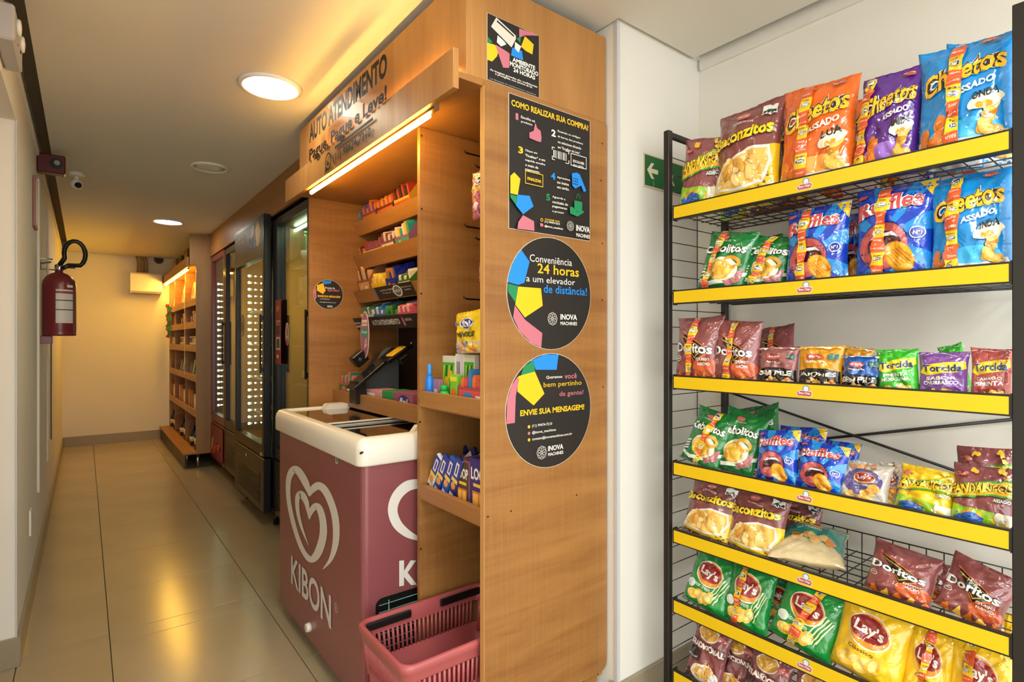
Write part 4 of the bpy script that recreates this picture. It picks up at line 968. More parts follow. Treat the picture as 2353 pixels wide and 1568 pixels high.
# ================================================================== GOODS IN THE CABINET
def zrot(o, deg): o.rotation_euler[2] = R(deg); return o
def lean_root(name, loc, label, cat, rx=0, ry=0, rz=0, group=None):
    o = empty(name, loc, label, cat, group, (R(rx),R(ry),R(rz))); return o
def carton(uL, uR, vT, z0, X, col, packs, label, depth=.11, tilt=0, open_=True, hb=.6, name='snack_carton', cat='snack box'):
    """open display carton with packets standing in it; its long side faces the aisle"""
    a = px(uL,784,X=X); b = px(uR,784,X=X); W = a.y-b.y-.004; Ym = (a.y+b.y)/2; zt = px((uL+uR)/2, vT, X=X).z; Hh = max(zt-z0,.03)
    t = empty(name, (X, Ym, z0), label, cat, rot=(0,R(tilt),0)); m = mat('carton',tuple(col),.6); hf = Hh*hb
    mb = MB().box((0,-W/2,0),(.0015,W/2,hf),m).box((depth-.0015,-W/2,0),(depth,W/2,Hh),m).box((0,-W/2,0),(depth,W/2,.002),m)
    for s_ in (-1,1): mb.prism([(0,0),(depth,0),(depth,Hh),(depth*.6,Hh),(0,hf)],1,s_*(W/2-.0015),s_*W/2,m)
    mb.build('carton', t)
    A = Art(); c2 = packs[0]; A.rect(-W*.46,hf*.12,W*.46,hf*.88,c2); A.ell(-W*.18,hf*.5,W*.17,hf*.3,packs[-1],14); A.rect(.05*W,hf*.3,.40*W,hf*.45,(236,230,220)); A.rect(.05*W,hf*.55,.30*W,hf*.68,(236,230,220),False)
    A.mesh('label', t, lambda x,y,h: (-.0003-h,-x,y), lambda c: ink(c), lift=.0002)
    rr = random.Random(int(uL*7+vT)); n = max(2,int(W/.022))
    for i in range(n):
        y = -W/2+W*(i+.5)/n; hh = Hh*rr.uniform(.75,1.0); c = packs[i%len(packs)]
        p = MB(); th = min(.008,W/n*.4)
        p.prism([(-th,.012),(th,.012),(th*1.1,hh*.9),(0,hh),(-th*1.1,hh*.9)],0,.008,depth-.012,film(c)); o = p.build('packet', t)
        o.location = (0,y,0)
    return t
kz = [SL[0][1]+.014, SL[1][1]+.014, SL[2][1]+.014, SL[3][1]+.014]
G1 = [
 (0,815,838,478,(96,140,150),[(120,96,150),(90,170,180)],'teal and lilac candy box, outermost on the top slanted shelf'),
 (0,840,872,462,(120,70,110),[(226,120,40),(120,80,150)],'purple and orange candy box on the top slanted shelf'),
 (0,873,912,444,(96,50,30),[(206,90,60),(230,150,70)],'brown carton of coral sweets on the top slanted shelf'),
 (0,914,950,425,(226,170,60),[(190,70,50),(60,50,60)],'yellow carton next to the divider on the top slanted shelf'),
 (1,813,842,566,(226,210,180),[(220,120,50),(90,50,40)],'cream carton with orange and brown wrappers, second slanted shelf'),
 (1,844,882,551,(236,200,60),[(170,70,60),(120,80,150)],'yellow carton with striped wrappers, second slanted shelf'),
 (1,884,914,524,(118,76,110),[(226,206,180),(118,76,110)],'purple carton with a beige panel, second slanted shelf'),
 (1,916,950,510,(140,96,140),[(60,160,160),(226,190,60),(230,220,226)],'lilac carton with teal packets, second slanted shelf'),
 (2,811,830,645,(104,56,26),[(70,36,20)],'plain brown carton, outermost on the third slanted shelf'),
 (2,832,858,612,(150,96,60),[(216,160,110),(70,40,30),(226,180,130)],'carton of caramel and brown wafer bars, third slanted shelf'),
 (2,860,892,628,(240,196,40),[(240,196,40),(250,220,90)],'bright yellow packets on the third slanted shelf'),
 (2,894,918,612,(26,40,150),[(26,40,150),(180,120,60)],'deep blue carton, third slanted shelf'),
 (2,920,950,620,(60,110,40),[(230,230,220),(60,110,40)],'green and white carton beside the divider, third slanted shelf'),
 (3,812,834,716,(230,190,60),[(240,200,60),(200,90,40)],'small yellow sweets box, outermost above the banner'),
 (3,836,862,705,(226,226,230),[(210,214,230),(60,130,90)],'white and green sweets box above the banner'),
 (3,864,888,703,(80,120,180),[(60,130,200),(230,230,230)],'blue and white sweets box above the banner'),
 (3,890,916,702,(60,140,70),[(80,150,70),(30,90,50)],'green sweets box above the banner'),
 (3,918,950,697,(210,100,120),[(214,90,110),(240,190,200)],'pink sweets box beside the divider above the banner')]
for (k,uL,uR,vT,c,pk,lab) in G1: carton(uL,uR,vT,kz[k],1.178,c,pk,lab,depth=.12,tilt=-14)
# banners on the slanted lips
def lip_art(k, uL, uR, fn, name):
    zt, zb = SL[k]; ya = px(uL,784,X=1.14).y; yb = px(uR,784,X=1.14).y; A = Art(); fn(A, ya-yb)
    def P(x, y, h):   # x metres from the outer end, y 0..1 up the lip
        return (1.1600-.032*y-.0012-h-1.15, ya-x-2.07, zb+(zt-zb)*y+.0002)
    A.mesh(name, cab, P, lambda c: ink(c), lift=.0002)
def f3(A, L):
    A.rect(0,.04,L,.98,(30,24,22)); A.rect(0,.04,.012,.98,(70,110,170)); A.text('AUTO ATENDIMENTO',.06,.62,.30,.74,(220,216,206),.02); A.text('Pague e leve',.08,.40,.27,.52,(200,196,190),.02)
    A.ell(L*.60,.5,.045,.42,(226,224,216),22); A.ell(L*.60,.5,.033,.33,(110,106,100),18); A.text('INOVA',L*.60-.026,.4,L*.60+.026,.6,(236,232,226),.04); A.text('Aproveite nossos',L*.76,.62,L*.97,.74,(220,216,206),.02); A.text('produtos',L*.78,.42,L*.93,.54,(220,216,206),.02)
lip_art(2, 863, 950, f3, 'shelf_label')
def f4(A, L):
    A.rect(0,.0,L,1,(34,28,28)); A.text('AUTOATENDIMENTO',.24,.30,L*.80,.72,(226,222,214),.05); A.rect(.01,.2,.11,.36,(200,196,190)); A.rect(.01,.5,.09,.62,(200,196,190),False)
    A.poly([(L*.84,.15),(L*.87,.2),(L*.87,.6),(L*.855,.9),(L*.84,.6)],(190,110,126)); A.text('INOVA',L*.89,.5,L*.98,.7,(200,196,190),.04)
lip_art(3, 812, 950, f4, 'banner')
# oval tag hanging from the banner
q = px(838,770,X=1.10); t = empty('hanging_tag', q, 'oval pink and teal price tag hanging below the banner', 'sign')
E = Art(); E.ell(0,0,.050,.115,(206,160,176),30); E.ell(0,0,.046,.110,(158,100,122),30); E.rect(-.030,.045,.030,.075,(226,220,210)); E.text('Novidade',-.026,.052,.026,.066,(150,60,60),.03); E.rect(-.036,-.01,.034,.032,(40,150,140)); E.text('Pix aqui',-.030,.004,.028,.022,(236,240,236),.03); E.poly([(.0,-.07),(.03,-.05),(.026,-.015),(.008,-.03)],(220,214,210)); E.poly([(.012,-.052),(.026,-.04),(.02,-.02)],(190,50,60))
MB().prism([(.052*math.cos(R(a)),.117*math.sin(R(a))) for a in range(0,360,12)],0,0,.002,ink((226,220,214))).build('card', t)
E.mesh('print', t, lambda x,y,h: (-.0003-h,-x,y), lambda c: ink(c), lift=.0002)
MB().tube([(.001,0,.115),(.02,0,.13),(.045,0,.155)],.0015,M_blackp,5).build('hook', t)
# self-service terminal
M_grey = mat('terminal_grey',(92,98,98),.45)
KY = 2.50
t = empty('payment_terminal', (1.14,KY,.974), 'grey self-service payment terminal with a slanted black screen and card reader', 'terminal')
ch = [(-.09,0),(-.09,.045),(-.06,.10),(.0,.19),(.012,.21),(.03,.24),(.055,.262)]+[(.085+.035*math.sin(R(a)),.232+.035*math.cos(R(a))) for a in (0,30,60,90)]+[(.12,0)]
MB().prism(ch,1,.055,.067,M_grey).build('cheek', t)
MB().prism([(-.085,.002),(-.085,.04),(.02,.20),(.06,.24),(.10,.24),(.11,.01)],1,.068,.16,mat('terminal_dark',(40,40,42),.5)).build('housing', t)
M = Matrix.Translation((-.035,.10,.165)) @ Matrix.Rotation(R(-38),4,'Y')
MB().box((-.15,-.15,-.008),(.15,-.045,.008),M_blackp,M,.003).build('screen', t)
MB().box((-.11,-.142,.0081),(.12,-.052,.0086),mat('screen_glass',(20,26,40),.08),M).build('display', t)
MB().box((-.03,.0,.02),(.04,.05,.08),M_blackp,M,.004).cyl(tuple(M@Vector((.0,.0,.05))),tuple(M@Vector((.0,-.004,.05))),.009,M_chrome,12).build('camera_head', t)
MB().box((-.14,-.03,0),(-.09,.05,.105),M_blackp).build('support', t)
Mr = Matrix.Translation((.055,-.06,.235)) @ Matrix.Rotation(R(-32),4,'Y')
t2 = empty('card_reader', t.location, 'black and yellow card reader lying on the payment terminal', 'card reader')
MB().box((-.075,-.036,-.010),(.075,.036,.010),M_blackp,Mr,.004).build('body', t2)
MB().box((-.045,-.034,.0102),(.045,.034,.017),mat('reader_yellow',(246,196,40),.4),Mr,.003).build('keypad', t2)
MB().cyl(tuple(Mr@Vector((.075,0,0))),tuple(Mr@Vector((.13,.0,.012))),.0022,M_chrome,6).build('antenna', t2)
MB().box((-.03,-.066,-.045),(.02,-.03,-.012),M_blackp,Mr,.004).build('holder', t2)
# counter goods
def cbox(uL,uR,vT,z0,X,d,col,art,label,cat='snack box',name='candy_box',rz=0):
    a = px(uL,784,X=X); b = px(uR,784,X=X); W = a.y-b.y; Ym = (a.y+b.y)/2; Hh = max(px((uL+uR)/2,vT,X=X).z-z0,.02)
    t = empty(name,(X,Ym,z0),label,cat,rot=(0,0,R(rz)))
    MB().box((0,-W/2,0),(d,W/2,Hh),mat('carton',tuple(col),.5),bev=.0015).build('box', t)
    A = Art(); art(A,W,Hh)
    if A.items: A.mesh('print', t, lambda x,y,h: (-.0003-h,-x,y), lambda c: ink(c), lift=.0002); return t
cbox(840,876,897,.9735,1.06,.11,(206,150,160),lambda A,W,H_:(A.rect(-W*.4,H_*.2,W*.1,H_*.8,(240,236,230)),A.text('CANDY',-W*.38,H_*.35,W*.08,H_*.65,(190,60,80),.04)),'pink and white candy box on the counter')
cbox(878,902,899,.9735,1.06,.11,(40,140,80),lambda A,W,H_:(A.rect(-W*.3,H_*.1,W*.3,H_*.5,(236,236,230)),),'green candy box on the counter')
cbox(904,948,903,.9735,1.06,.11,(150,84,110),lambda A,W,H_:(A.ell(W*.05,H_*.5,W*.28,H_*.38,(40,50,140),20),A.text('fini',-W*.16,H_*.3,W*.26,H_*.72,(236,236,240),.06)),'mauve candy box with a blue oval beside the divider')
t = carton(780,812,856,.9735,1.05,(190,90,100),[(40,130,60),(210,110,120)],'green and pink gum carton at the outer end of the counter',depth=.08)
# hooks and the bags on them in the narrow bay
hooks = [(1065,350,1.60),(1090,382,1.44),(1066,520,1.60),(1090,549,1.44),(1065,687,1.58)]
for (u,v,Y) in hooks:
    q = px(u,v,Y=Y); MB().tube([(1.392-1.15,Y-2.07,q.z),(q.x+.012-1.15,Y-2.07,q.z),(q.x-1.15,Y-2.07,q.z+.008)],.0032,M_blackp,6).build('hook', cab)
def hang_bag(kind, uL, uR, vT, vB, X, label, art=True):
    a = px(uL,784,X=X); b = px(uR,784,X=X); W = a.y-b.y; Ym = (a.y+b.y)/2; um = (uL+uR)/2; zt = px(um,vT,X=X).z; zb = px(um,vB,X=X).z
    make_bag(kind, W, zt-zb, .03, label, Vector((X,Ym,zb)), orient(0,2,0), art=art)
def art_fini(A):
    A.poly([(-1,-1),(1,-1),(1,-.45),(-1,-.40)],(206,190,170)); blobs(A,0,-.7,.8,.2,12,.16,[(60,150,210),(226,130,60),(160,60,60),(240,190,60)],3)
    A.ell(.05,.42,.55,.26,(236,236,240),24); A.ell(.05,.42,.50,.22,(40,60,150),24); A.text('fini',-.30,.28,.40,.58,(240,240,244),.06)
    A.text('MINHOCAS',-.7,-.22,.7,.02,(40,90,60),.10); A.text('MINHOCAS',-.7,-.22,.7,.02,(70,60,30),.04); A.rect(-.9,.36,-.6,.50,(70,120,180))
def art_fini2(A):
    A.ell(.0,.55,.55,.2,(236,236,240),20); A.ell(.0,.55,.5,.16,(30,30,30),20); A.text('Fini',-.3,.44,.34,.66,(240,240,244),.06); A.text('AZEDINHA',-.8,.10,.8,.30,(246,210,50),.08); blobs(A,0,-.5,.8,.4,16,.2,[(206,90,110),(226,150,90),(240,200,210),(120,50,70)],3)
KINDS['gummy_yellow'] = ((246,206,30), art_fini); KINDS['gummy_pink'] = ((206,112,130), art_fini2)
hang_bag('gummy_yellow',1049,1112,716,812,.952,'yellow gummy bag with blue oval hanging in the narrow bay')
hang_bag('gummy_pink',1088,1128,392,500,.952,'pink gummy bag hanging from the upper hooks of the narrow bay')
hang_bag('gummy_pink',1103,1140,600,648,.96,'sliver of a gummy bag hanging between the hooks of the narrow bay')
# upper narrow shelf
z = 1.0585
q = px(987,784,X=.935); t = empty('candy_tube',(q.x,q.y,z),'tall bright blue candy spray bottle on the upper narrow shelf','candy')
MB().lathe([(.012,0),(.0155,.004),(.0155,.075),(.012,.088),(.008,.094)],mat('blue_tube',(20,130,236),.3),16).build('bottle', t); MB().lathe([(.008,.094),(.0075,.105),(.0075,.128),(.003,.134)],mat('blue_tube_cap',(60,150,240),.3),12).build('cap', t); MB().lathe([(.0157,.0),(.0160,.002),(.0160,.016)],mat('blue_base',(16,60,190),.3),16).build('base', t)
def zebra(A,W,H_):
    A.rect(-W*.46,H_*.06,W*.46,H_*.86,(70,190,60))
    for k in range(5): A.poly([(-W*.4+k*W*.18,H_*.35),(-W*.34+k*W*.18,H_*.35),(-W*.22+k*W*.18,H_*.8),(-W*.30+k*W*.18,H_*.8)],[(240,220,40),(40,36,30)][k%2],k==0)
    A.ell(-W*.1,H_*.4,W*.2,H_*.16,(246,220,50),14); A.ell(W*.2,H_*.6,W*.14,H_*.10,(246,200,60),12); A.ell(-W*.3,H_*.22,W*.1,H_*.1,(206,90,60),10)
cbox(995,1014,820,z,.985,.02,(226,230,214),zebra,'green and yellow striped sachet behind the blue bottle')
cbox(1014,1046,818,z,.99,.02,(226,230,214),zebra,'green sachet with yellow stripes in the row behind the jars')
cbox(1046,1066,814,z,.99,.02,(230,230,236),lambda A,W,H_:(A.rect(-W*.3,H_*.6,-W*.2,H_*.85,(90,90,110)),A.rect(-W*.1,H_*.6,W*.02,H_*.85,(90,90,110),False),A.rect(-W*.3,H_*.2,W*.3,H_*.3,(90,190,110),False)),'white sachet turned to show its back')
cbox(1066,1090,816,z,.985,.02,(226,230,214),zebra,'green striped sachet beside the open red carton')
cbox(995,1008,872,z,.94,.02,(160,120,150),lambda A,W,H_:A.rect(-W*.3,H_*.3,W*.3,H_*.6,(230,210,220)),'small mauve sweets packet beside the blue bottle')
q = px(1021,784,X=.932); t = empty('candy_jar',(q.x,q.y,z),'small green candy jar with green lid','candy')
MB().lathe([(.011,0),(.0145,.003),(.0145,.030),(.0125,.048)],mat('jar_green',(40,206,70),.3),16).build('jar', t); MB().lathe([(.0128,.048),(.0130,.064),(.010,.067)],mat('jar_lid',(30,170,70),.35),16).build('lid', t); MB().lathe([(.0149,.020),(.0149,.040)],ink((240,220,60)),16).build('label', t)
cbox(1034,1050,862,z,.934,.025,(120,200,50),lambda A,W,H_:(A.ell(0,H_*.35,W*.4,H_*.25,(230,110,40),12),A.rect(-W*.45,H_*.8,W*.45,H_*.95,(240,220,50))),'green and orange sweets packet')
carton(1051,1130,850,z,.925,(168,70,76),[(214,80,80),(230,120,60),(60,130,190)],'open red carton of wrapped sweets',depth=.10,hb=.55)
# lower narrow shelf
z = .7435
M_bar = [((40,70,160),'white and blue wafer bar, outermost of the leaning row'),((34,60,150),'blue wafer bar, second of the leaning row'),((30,90,180),'bright blue wafer bar, third of the leaning row'),((30,44,110),'navy wafer bar, last of the leaning row')]
for i,(c,lab) in enumerate(M_bar):
    q = px(973+17*i,784,X=.932); t = empty('wafer_bar',(q.x,q.y-.026,z+.004),lab,'snack bar',rot=(R(32-3*i),0,0))
    Lb, Wb = .165, .036; col = (226,226,222) if i==0 else c
    MB().box((-.003,-Wb/2,0),(.012,Wb/2,Lb),film(col),bev=.003).build('wrapper', t)
    A = Art(); A.rect(-Wb*.48,Lb*.55,Wb*.48,Lb*.97,(34,60,150)); A.rect(-Wb*.48,Lb*.48,Wb*.48,Lb*.56,(240,206,60)); A.ell(0,Lb*.40,Wb*.35,Lb*.08,(226,150,60),12); A.rect(-Wb*.3,Lb*.1,Wb*.3,Lb*.24,(40,36,40) if i==0 else (230,236,240)); A.rect(-Wb*.25,Lb*.62,Wb*.25,Lb*.90,(236,236,240)); A.rect(-Wb*.1,Lb*.66,Wb*.12,Lb*.86,(34,60,150))
    A.mesh('print', t, lambda x,y,h: (-.0034-h,-x,y), film, lift=.0002)
for i,(uL,uR,c,lab) in enumerate(((1048,1078,(86,60,40),'brown and orange wafer box lettered LOOP, outer one'),(1079,1125,(60,44,120),'violet wafer box lettered LOOP beside the side panel'))):
    def lp(A,W,H_,c=c):
        A.rect(-W*.48,H_*.02,W*.48,H_*.98,c); A.text('LOOP',-W*.42,H_*.62,W*.42,H_*.84,(244,236,220),.06); A.rect(-W*.3,H_*.50,W*.3,H_*.56,(240,200,60)); A.rect(-W*.34,H_*.10,W*.34,H_*.42,(214,130,50)); A.rect(-W*.30,H_*.14,-W*.05,H_*.38,(250,190,90)); A.rect(W*.03,H_*.14,W*.28,H_*.38,(250,190,90),False)
    cbox(uL,uR,1058,z,.935,.12,(150,90,110) if i==0 else c,lp,lab,name='wafer_box')
for i in range(3):
    q = px(1040+22*i,784,X=1.06); t = empty('wafer_bar',(1.07,q.y,z+.10),['navy wafer bar lying behind the leaning row','dark blue wafer bar lying over the violet boxes','navy wafer bar nearest the side panel, behind the boxes'][i],'snack bar',rot=(R(50),R(10),0))
    MB().box((-.003,-.016,-.05),(.014,.016,.07),film((26,36,96)),bev=.003).build('wrapper', t)
    A = Art(); A.rect(-.010,-.01,.010,.05,(220,224,234)); A.mesh('print', t, lambda x,y,h: (-.0034-h,-x,y), film, lift=.0002)
cbox(1040,1125,1075,z,1.07,.12,(50,44,70),lambda A,W,H_:None,'dark carton at the back of the lower narrow shelf')
# ================================================================== DRINK FRIDGES
M_fin = mat('fridge_inside', (120,108,74), .5)
M_shelfw = mat('fridge_shelf_wire', (190,190,180), .35, .3)
def fridge(name, label, x, y0, y1, ztop, frame, header=0, dot_columns=(), zb=.10, lip=.47, led_z=(0,1), pitch=.060, glassm=None, extra=None, shelves=(.72,.98,1.24,1.50,1.76)):
    D = 1.70-x; w_ = y1-y0
    t = empty(name, (x,y0,0), label, 'fridge')
    MB().box((.06,0,zb),(.085,.03,ztop),frame).box((.06,w_-.03,zb),(.085,w_,ztop),frame).box((.06,0,ztop-.04),(D,w_,ztop),frame).box((.085,0,zb),(D,.02,ztop-.04),frame).box((.085,w_-.02,zb),(D,w_,ztop-.04),frame).box((D-.02,.02,zb),(D,w_-.02,ztop-.04),M_fin).box((.06,.02,zb),(D-.02,w_-.02,lip),frame).build('body', t)
    MB().box((.09,.0205,lip),(D-.021,.03,ztop-.05),M_fin).box((.09,w_-.03,lip),(D-.021,w_-.0205,ztop-.05),M_fin).box((.09,.03,lip),(D-.021,w_-.03,lip+.006),M_fin).build('liner', t)
    gz0, gz1 = lip+.09, ztop-.05-header
    d = MB(); d.box((0,0,lip+.012),(.05,.05,ztop),frame,bev=.004).box((0,w_-.05,lip+.012),(.05,w_,ztop),frame,bev=.004).box((0,.05,lip+.012),(.05,w_-.05,gz0),frame).box((0,.05,gz1),(.05,w_-.05,ztop),frame)
    door = d.build('door', t)
    MB().box((.018,.05,gz0),(.024,w_-.05,gz1),glassm or M_glass).build('glass_pane', door)
    MB().box((-.022,.012,1.05),(-.010,.030,1.45),M_blackp,bev=.004).box((-.012,.014,1.06),(0,.028,1.09),M_blackp).box((-.012,.014,1.41),(0,.028,1.44),M_blackp).build('door_handle', door)
    MB().box((0,.0,zb),(.05,w_,lip),frame,bev=.006).build('lower_panel', t)
    g = MB().box((-.002,.10,zb+.04),(-.0005,w_-.10,lip-.11),M_blackp)
    z = zb+.055
    while z < lip-.12: g.box((-.007,.11,z),(-.002,w_-.11,z+.006),frame); z += .020
    g.build('grille', t)
    for y in (.05,w_-.05): MB().cyl((.09,y,zb),(.09,y,0),.018,M_blackp,10).build('foot', t); 
    for y in (.05,w_-.05): MB().cyl((D-.05,y,zb),(D-.05,y,0),.018,M_blackp,10).build('foot', t)
    for z in shelves:
        s_ = MB()
        for i in range(24): yy = .04+i*(w_-.08)/23; s_.cyl((.10,yy,z),(D-.05,yy,z),.0018,M_shelfw,5,caps=False)
        s_.cyl((.10,.032,z),(.10,w_-.032,z),.004,M_shelfw,6).cyl((D-.05,.032,z),(D-.05,w_-.032,z),.004,M_shelfw,6).build('wire_shelf', t)
    for li, lxx in enumerate(dot_columns):
        yf = w_-.0205
        st = MB().box((lxx-.008,yf-.006,led_z[0]-.03),(lxx+.008,yf,led_z[1]+.03),M_shelfw).build('led_strip', t); dm = MB(); z = led_z[0]
        while z <= led_z[1]: dm.cyl((lxx,yf-.006,z),(lxx,yf-.010,z),.0100 if li==0 else .0058,M_dot,10); z += pitch
        dm.build('led_and_reflection_dots', st)
    return t
M_fblack = mat('fridge_black', (17,16,15), .38); M_fred = mat('fridge_red', (112,30,34), .32, coat=.3); M_fdark = mat('fridge_dark_brown', (34,26,18), .35)
fA = fridge('drink_fridge','black framed glass door fridge beside the wooden cabinet, with a red strip sticker',1.01,3.17,3.905,2.086,M_fblack,led_z=(.8,1.9))
fB = fridge('drink_fridge','black fridge with dark header panel standing forward, lit dots and dots for their reflections inside',.955,3.955,4.86,2.134,M_fblack,header=.235,dot_columns=(.100,.146,.192),led_z=(.60,1.83),pitch=.0545,shelves=(.72,.98,1.24,1.50))  # second and third dot columns are modelled reflections of the first
b_ = MB().box((.12,.0,.0),(.135,.66,.012),M_dot).build('added_fill_bar', fA); b_.location = (0,.045,2.02)  # hidden glowing bar added to brighten the inside of this fridge
fC = fridge('drink_fridge','narrow dark brown fridge between the red one and the one standing forward',1.01,4.875,5.56,2.10,M_fdark)
fD = fridge('drink_fridge','red framed fridge with closely lit dots beside the shelf unit',1.01,5.575,6.25,2.11,M_fred,dot_columns=(.062,.090),led_z=(.62,1.88),pitch=.0585)
# header print of the fridge standing forward
A = Art(); A.rect(.03,1.93,.87,2.11,(34,32,30)); A.poly([(.70,1.93),(.78,1.93),(.82,2.03),(.74,2.11),(.68,2.06)],(240,190,40)); A.poly([(.60,1.93),(.72,1.93),(.66,1.985),(.60,1.97)],(30,120,200)); A.poly([(.58,2.0),(.66,2.05),(.62,2.11),(.54,2.08)],(190,186,180)); A.ring(.55,1.99,.05,.045,.012,(170,166,160),16); A.text('INOVA',.16,2.045,.36,2.075,(214,210,204),.05); A.text('MACHINES',.16,2.015,.36,2.035,(214,210,204),.03)
mo = A.mesh('header_print', fB, lambda x,y,h: (-.0006-h,.9-x,y), lambda c: ink(c))
E = Art(); E.ell(0,0,.05,.085,(96,60,30),22); E.ell(0,0,.042,.075,(190,160,110),22); E.ell(0,-.01,.02,.04,(96,60,30),12)
E.mesh('round_label', fB, lambda x,y,h: (.0172-h,.72-x,1.39+y), lambda c: ink(c))
q = px(567,895,X=.955); MB().cyl((0,q.y-3.955,.42),(-.006,q.y-3.955,.42),.010,M_chrome,12).build('door_lock', fB)
q0 = px(614,1080,X=.955); MB().box((-.010,.015,.49),(-.002,.06,.51),M_chrome).build('hinge_cover', fB)
# stickers on the nearest fridge
def glass_art(fr, x, fn, name, Y):
    A = Art(); fn(A); A.mesh(name, fr, lambda a,b,h: (x-h,Y-fr.location.y-a,b), lambda c: ink(c))
q0 = px(633,690,X=1.01); q1 = px(646,838,X=1.01)
def f(A):
    w_ = q0.y-q1.y; A.rect(0,q1.z,w_,q0.z,(170,50,46)); h = q0.z-q1.z
    A.rect(w_*.15,q1.z+h*.22,w_*.85,q1.z+h*.42,(226,220,210)); A.rect(w_*.25,q1.z+h*.25,w_*.75,q1.z+h*.39,(90,80,76)); A.rect(w_*.2,q1.z+h*.46,w_*.8,q1.z+h*.58,(60,80,50)); A.text('COMPRE',w_*.1,q1.z+h*.64,w_*.9,q1.z+h*.68,(240,220,210),.03); A.text('AQUI',w_*.2,q1.z+h*.60,w_*.8,q1.z+h*.63,(240,220,210),.03); A.ell(w_*.5,q1.z+h*.86,w_*.32,h*.05,(210,120,80),14); A.ell(w_*.5,q1.z+h*.12,w_*.2,h*.03,(240,220,210),12)
glass_art(fA, -.0006, f, 'red_sticker', q0.y)
q = px(661,768,X=1.03)
def f(A):
    A.ell(0,q.z,.042,.075,(230,226,218),26); A.ell(0,q.z,.036,.066,(206,190,180),24); A.rect(-.010,q.z-.01,.012,q.z+.04,(170,50,46)); A.ell(0,q.z-.05,.022,.022,(180,50,44),16); A.text('24h',-.012,q.z+.045,.014,q.z+.06,(60,50,50),.03)
glass_art(fA, .0172, f, 'round_sticker', q.y)
# red livery swirl low on the red fridge
A = Art(); A.rect(.03,.14,.64,.45,(120,30,46)); 
for k,c in enumerate(((160,50,110),(206,90,60),(90,50,130),(190,60,60),(220,140,80))): A.ell(.12+.11*k,.22+.04*(k%3),.09,.035,c,14,k<1,30-20*k)
A.mesh('panel_art', fD, lambda x,y,h: (-.0075-h,x,y), lambda c: ink(c))
# goods in the fridges
def lathe_item(name, cat, label, loc, prof, col, capcol=None, group=None, labcol=None, rough=.2, n=14):
    t = empty(name, loc, label, cat, group)
    MB().lathe(prof, mat('bottle_body',tuple(col),rough), n).build('body', t)
    zt = prof[-1][1]; r = prof[-1][0]
    if capcol: MB().lathe([(r*1.15,zt-.004),(r*1.15,zt+.014),(r*.9,zt+.016)], mat('bottle_cap',tuple(capcol),.4), n).build('cap', t)
    if labcol:
        rm = max(p[0] for p in prof); hh = zt; MB().lathe([(rm*1.012,hh*.22),(rm*1.012,hh*.48)], ink(labcol), n).build('label', t)
    return t
def bottle(loc, h, r, col, cap, lab, label, group=None, cat='bottle', name='drink_bottle'):
    return lathe_item(name, cat, label, loc, [(r*.9,0),(r,.006),(r,h*.55),(r*.85,h*.66),(r*.36,h*.82),(r*.34,h*.94)], col, cap, group, lab)
def can(loc, h, r, col, lab, label, group=None, cat='can', name='drink_can'):
    return lathe_item(name, cat, label, loc, [(r*.8,0),(r,.008),(r,h-.012),(r*.82,h)], col, None, group, lab)
orn = ['nearest the cabinet','second in its row','third in its row','fourth in its row','fifth in its row']
for i in range(5):
    bottle((1.17, 3.26+.12*i, 1.766), .235, .034, (40,150,60) if i<3 else (70,120,60), (30,170,70), (220,226,220), 'green bottle on the top shelf of the nearest fridge, '+orn[i])
for i in range(5):
    can((1.16, 3.25+.125*i, 1.506), .19, .040, (150,140,130), (120,110,104), 'grey drink carton on the second shelf of the nearest fridge, '+orn[i], name='drink_carton', cat='drink')
for i in range(4):
    bottle((1.17, 3.27+.15*i, .986), .20, .032, (150,120,60), (200,150,40), (214,190,120), 'amber bottle on the fourth shelf of the nearest fridge, '+orn[i])
for i in range(6):
    can((1.12+.02*(i%2), 4.04+.08*i, .726), .13, .030, [(200,120,30),(180,60,30),(120,140,40)][i%3], (236,190,60), 'bright can low in the fridge standing forward, '+(orn+['sixth in its row'])[i])
for i in range(4):
    can((1.14, 4.04+.09*i, .986), .13, .030, [(226,190,40),(60,130,60)][i%2], (240,210,120), 'yellow or green can midway in the fridge standing forward, '+orn[i])
can((1.12, 4.06, 1.506), .14, .030, (226,200,40), (240,220,60), 'tall yellow can high in the fridge standing forward')
# ================================================================== CORRIDOR SHELF UNIT
U0, U1 = 6.27, 8.465
un = empty('shelf_unit', (.88,U0,0), 'wooden corridor shelf unit with lit pelmet, five shelves and a low platform', 'shelf')
def up_(name, a, b, m, mb=None): o = MB().box((a[0]-.88,a[1]-U0,a[2]),(b[0]-.88,b[1]-U0,b[2]),m,bev=.001).build(name, un); return o
M_wu = wood_mat('laminate_unit', (6, 6, .8), (150,112,70), (178,138,92))
up_('end_panel', (.88,U0,.158),(1.30,U0+.02,2.03), M_wu)
up_('top_panel', (.825,U0,2.03),(1.30,U0+.02,2.335), M_wu)
up_('end_panel', (.88,U1-.02,.158),(1.30,U1,2.03), M_wu)
for y in (7.05,7.93): up_('divider', (.885,y,.17),(1.28,y+.02,2.03), M_woodH)
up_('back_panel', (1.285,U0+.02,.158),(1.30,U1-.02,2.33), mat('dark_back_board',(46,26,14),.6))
up_('top_board', (.818,U0+.02,2.03),(1.285,U1-.02,2.05), M_woodL)
up_('pelmet', (.800,U0-.0,2.005),(.818,U1,2.105), M_woodL)
UZ = [1.68,1.445,1.205,.90,.545]
for z in UZ:
    up_('shelf', (.90,U0+.02,z-.02),(1.285,U1-.02,z), M_woodL); up_('shelf_lip', (.881,U0+.02,z-.045),(.90,U1-.02,z+.025), M_woodL)
up_('platform', (.770,U0-.02,.140),(1.285,U1,.158), M_woodL)
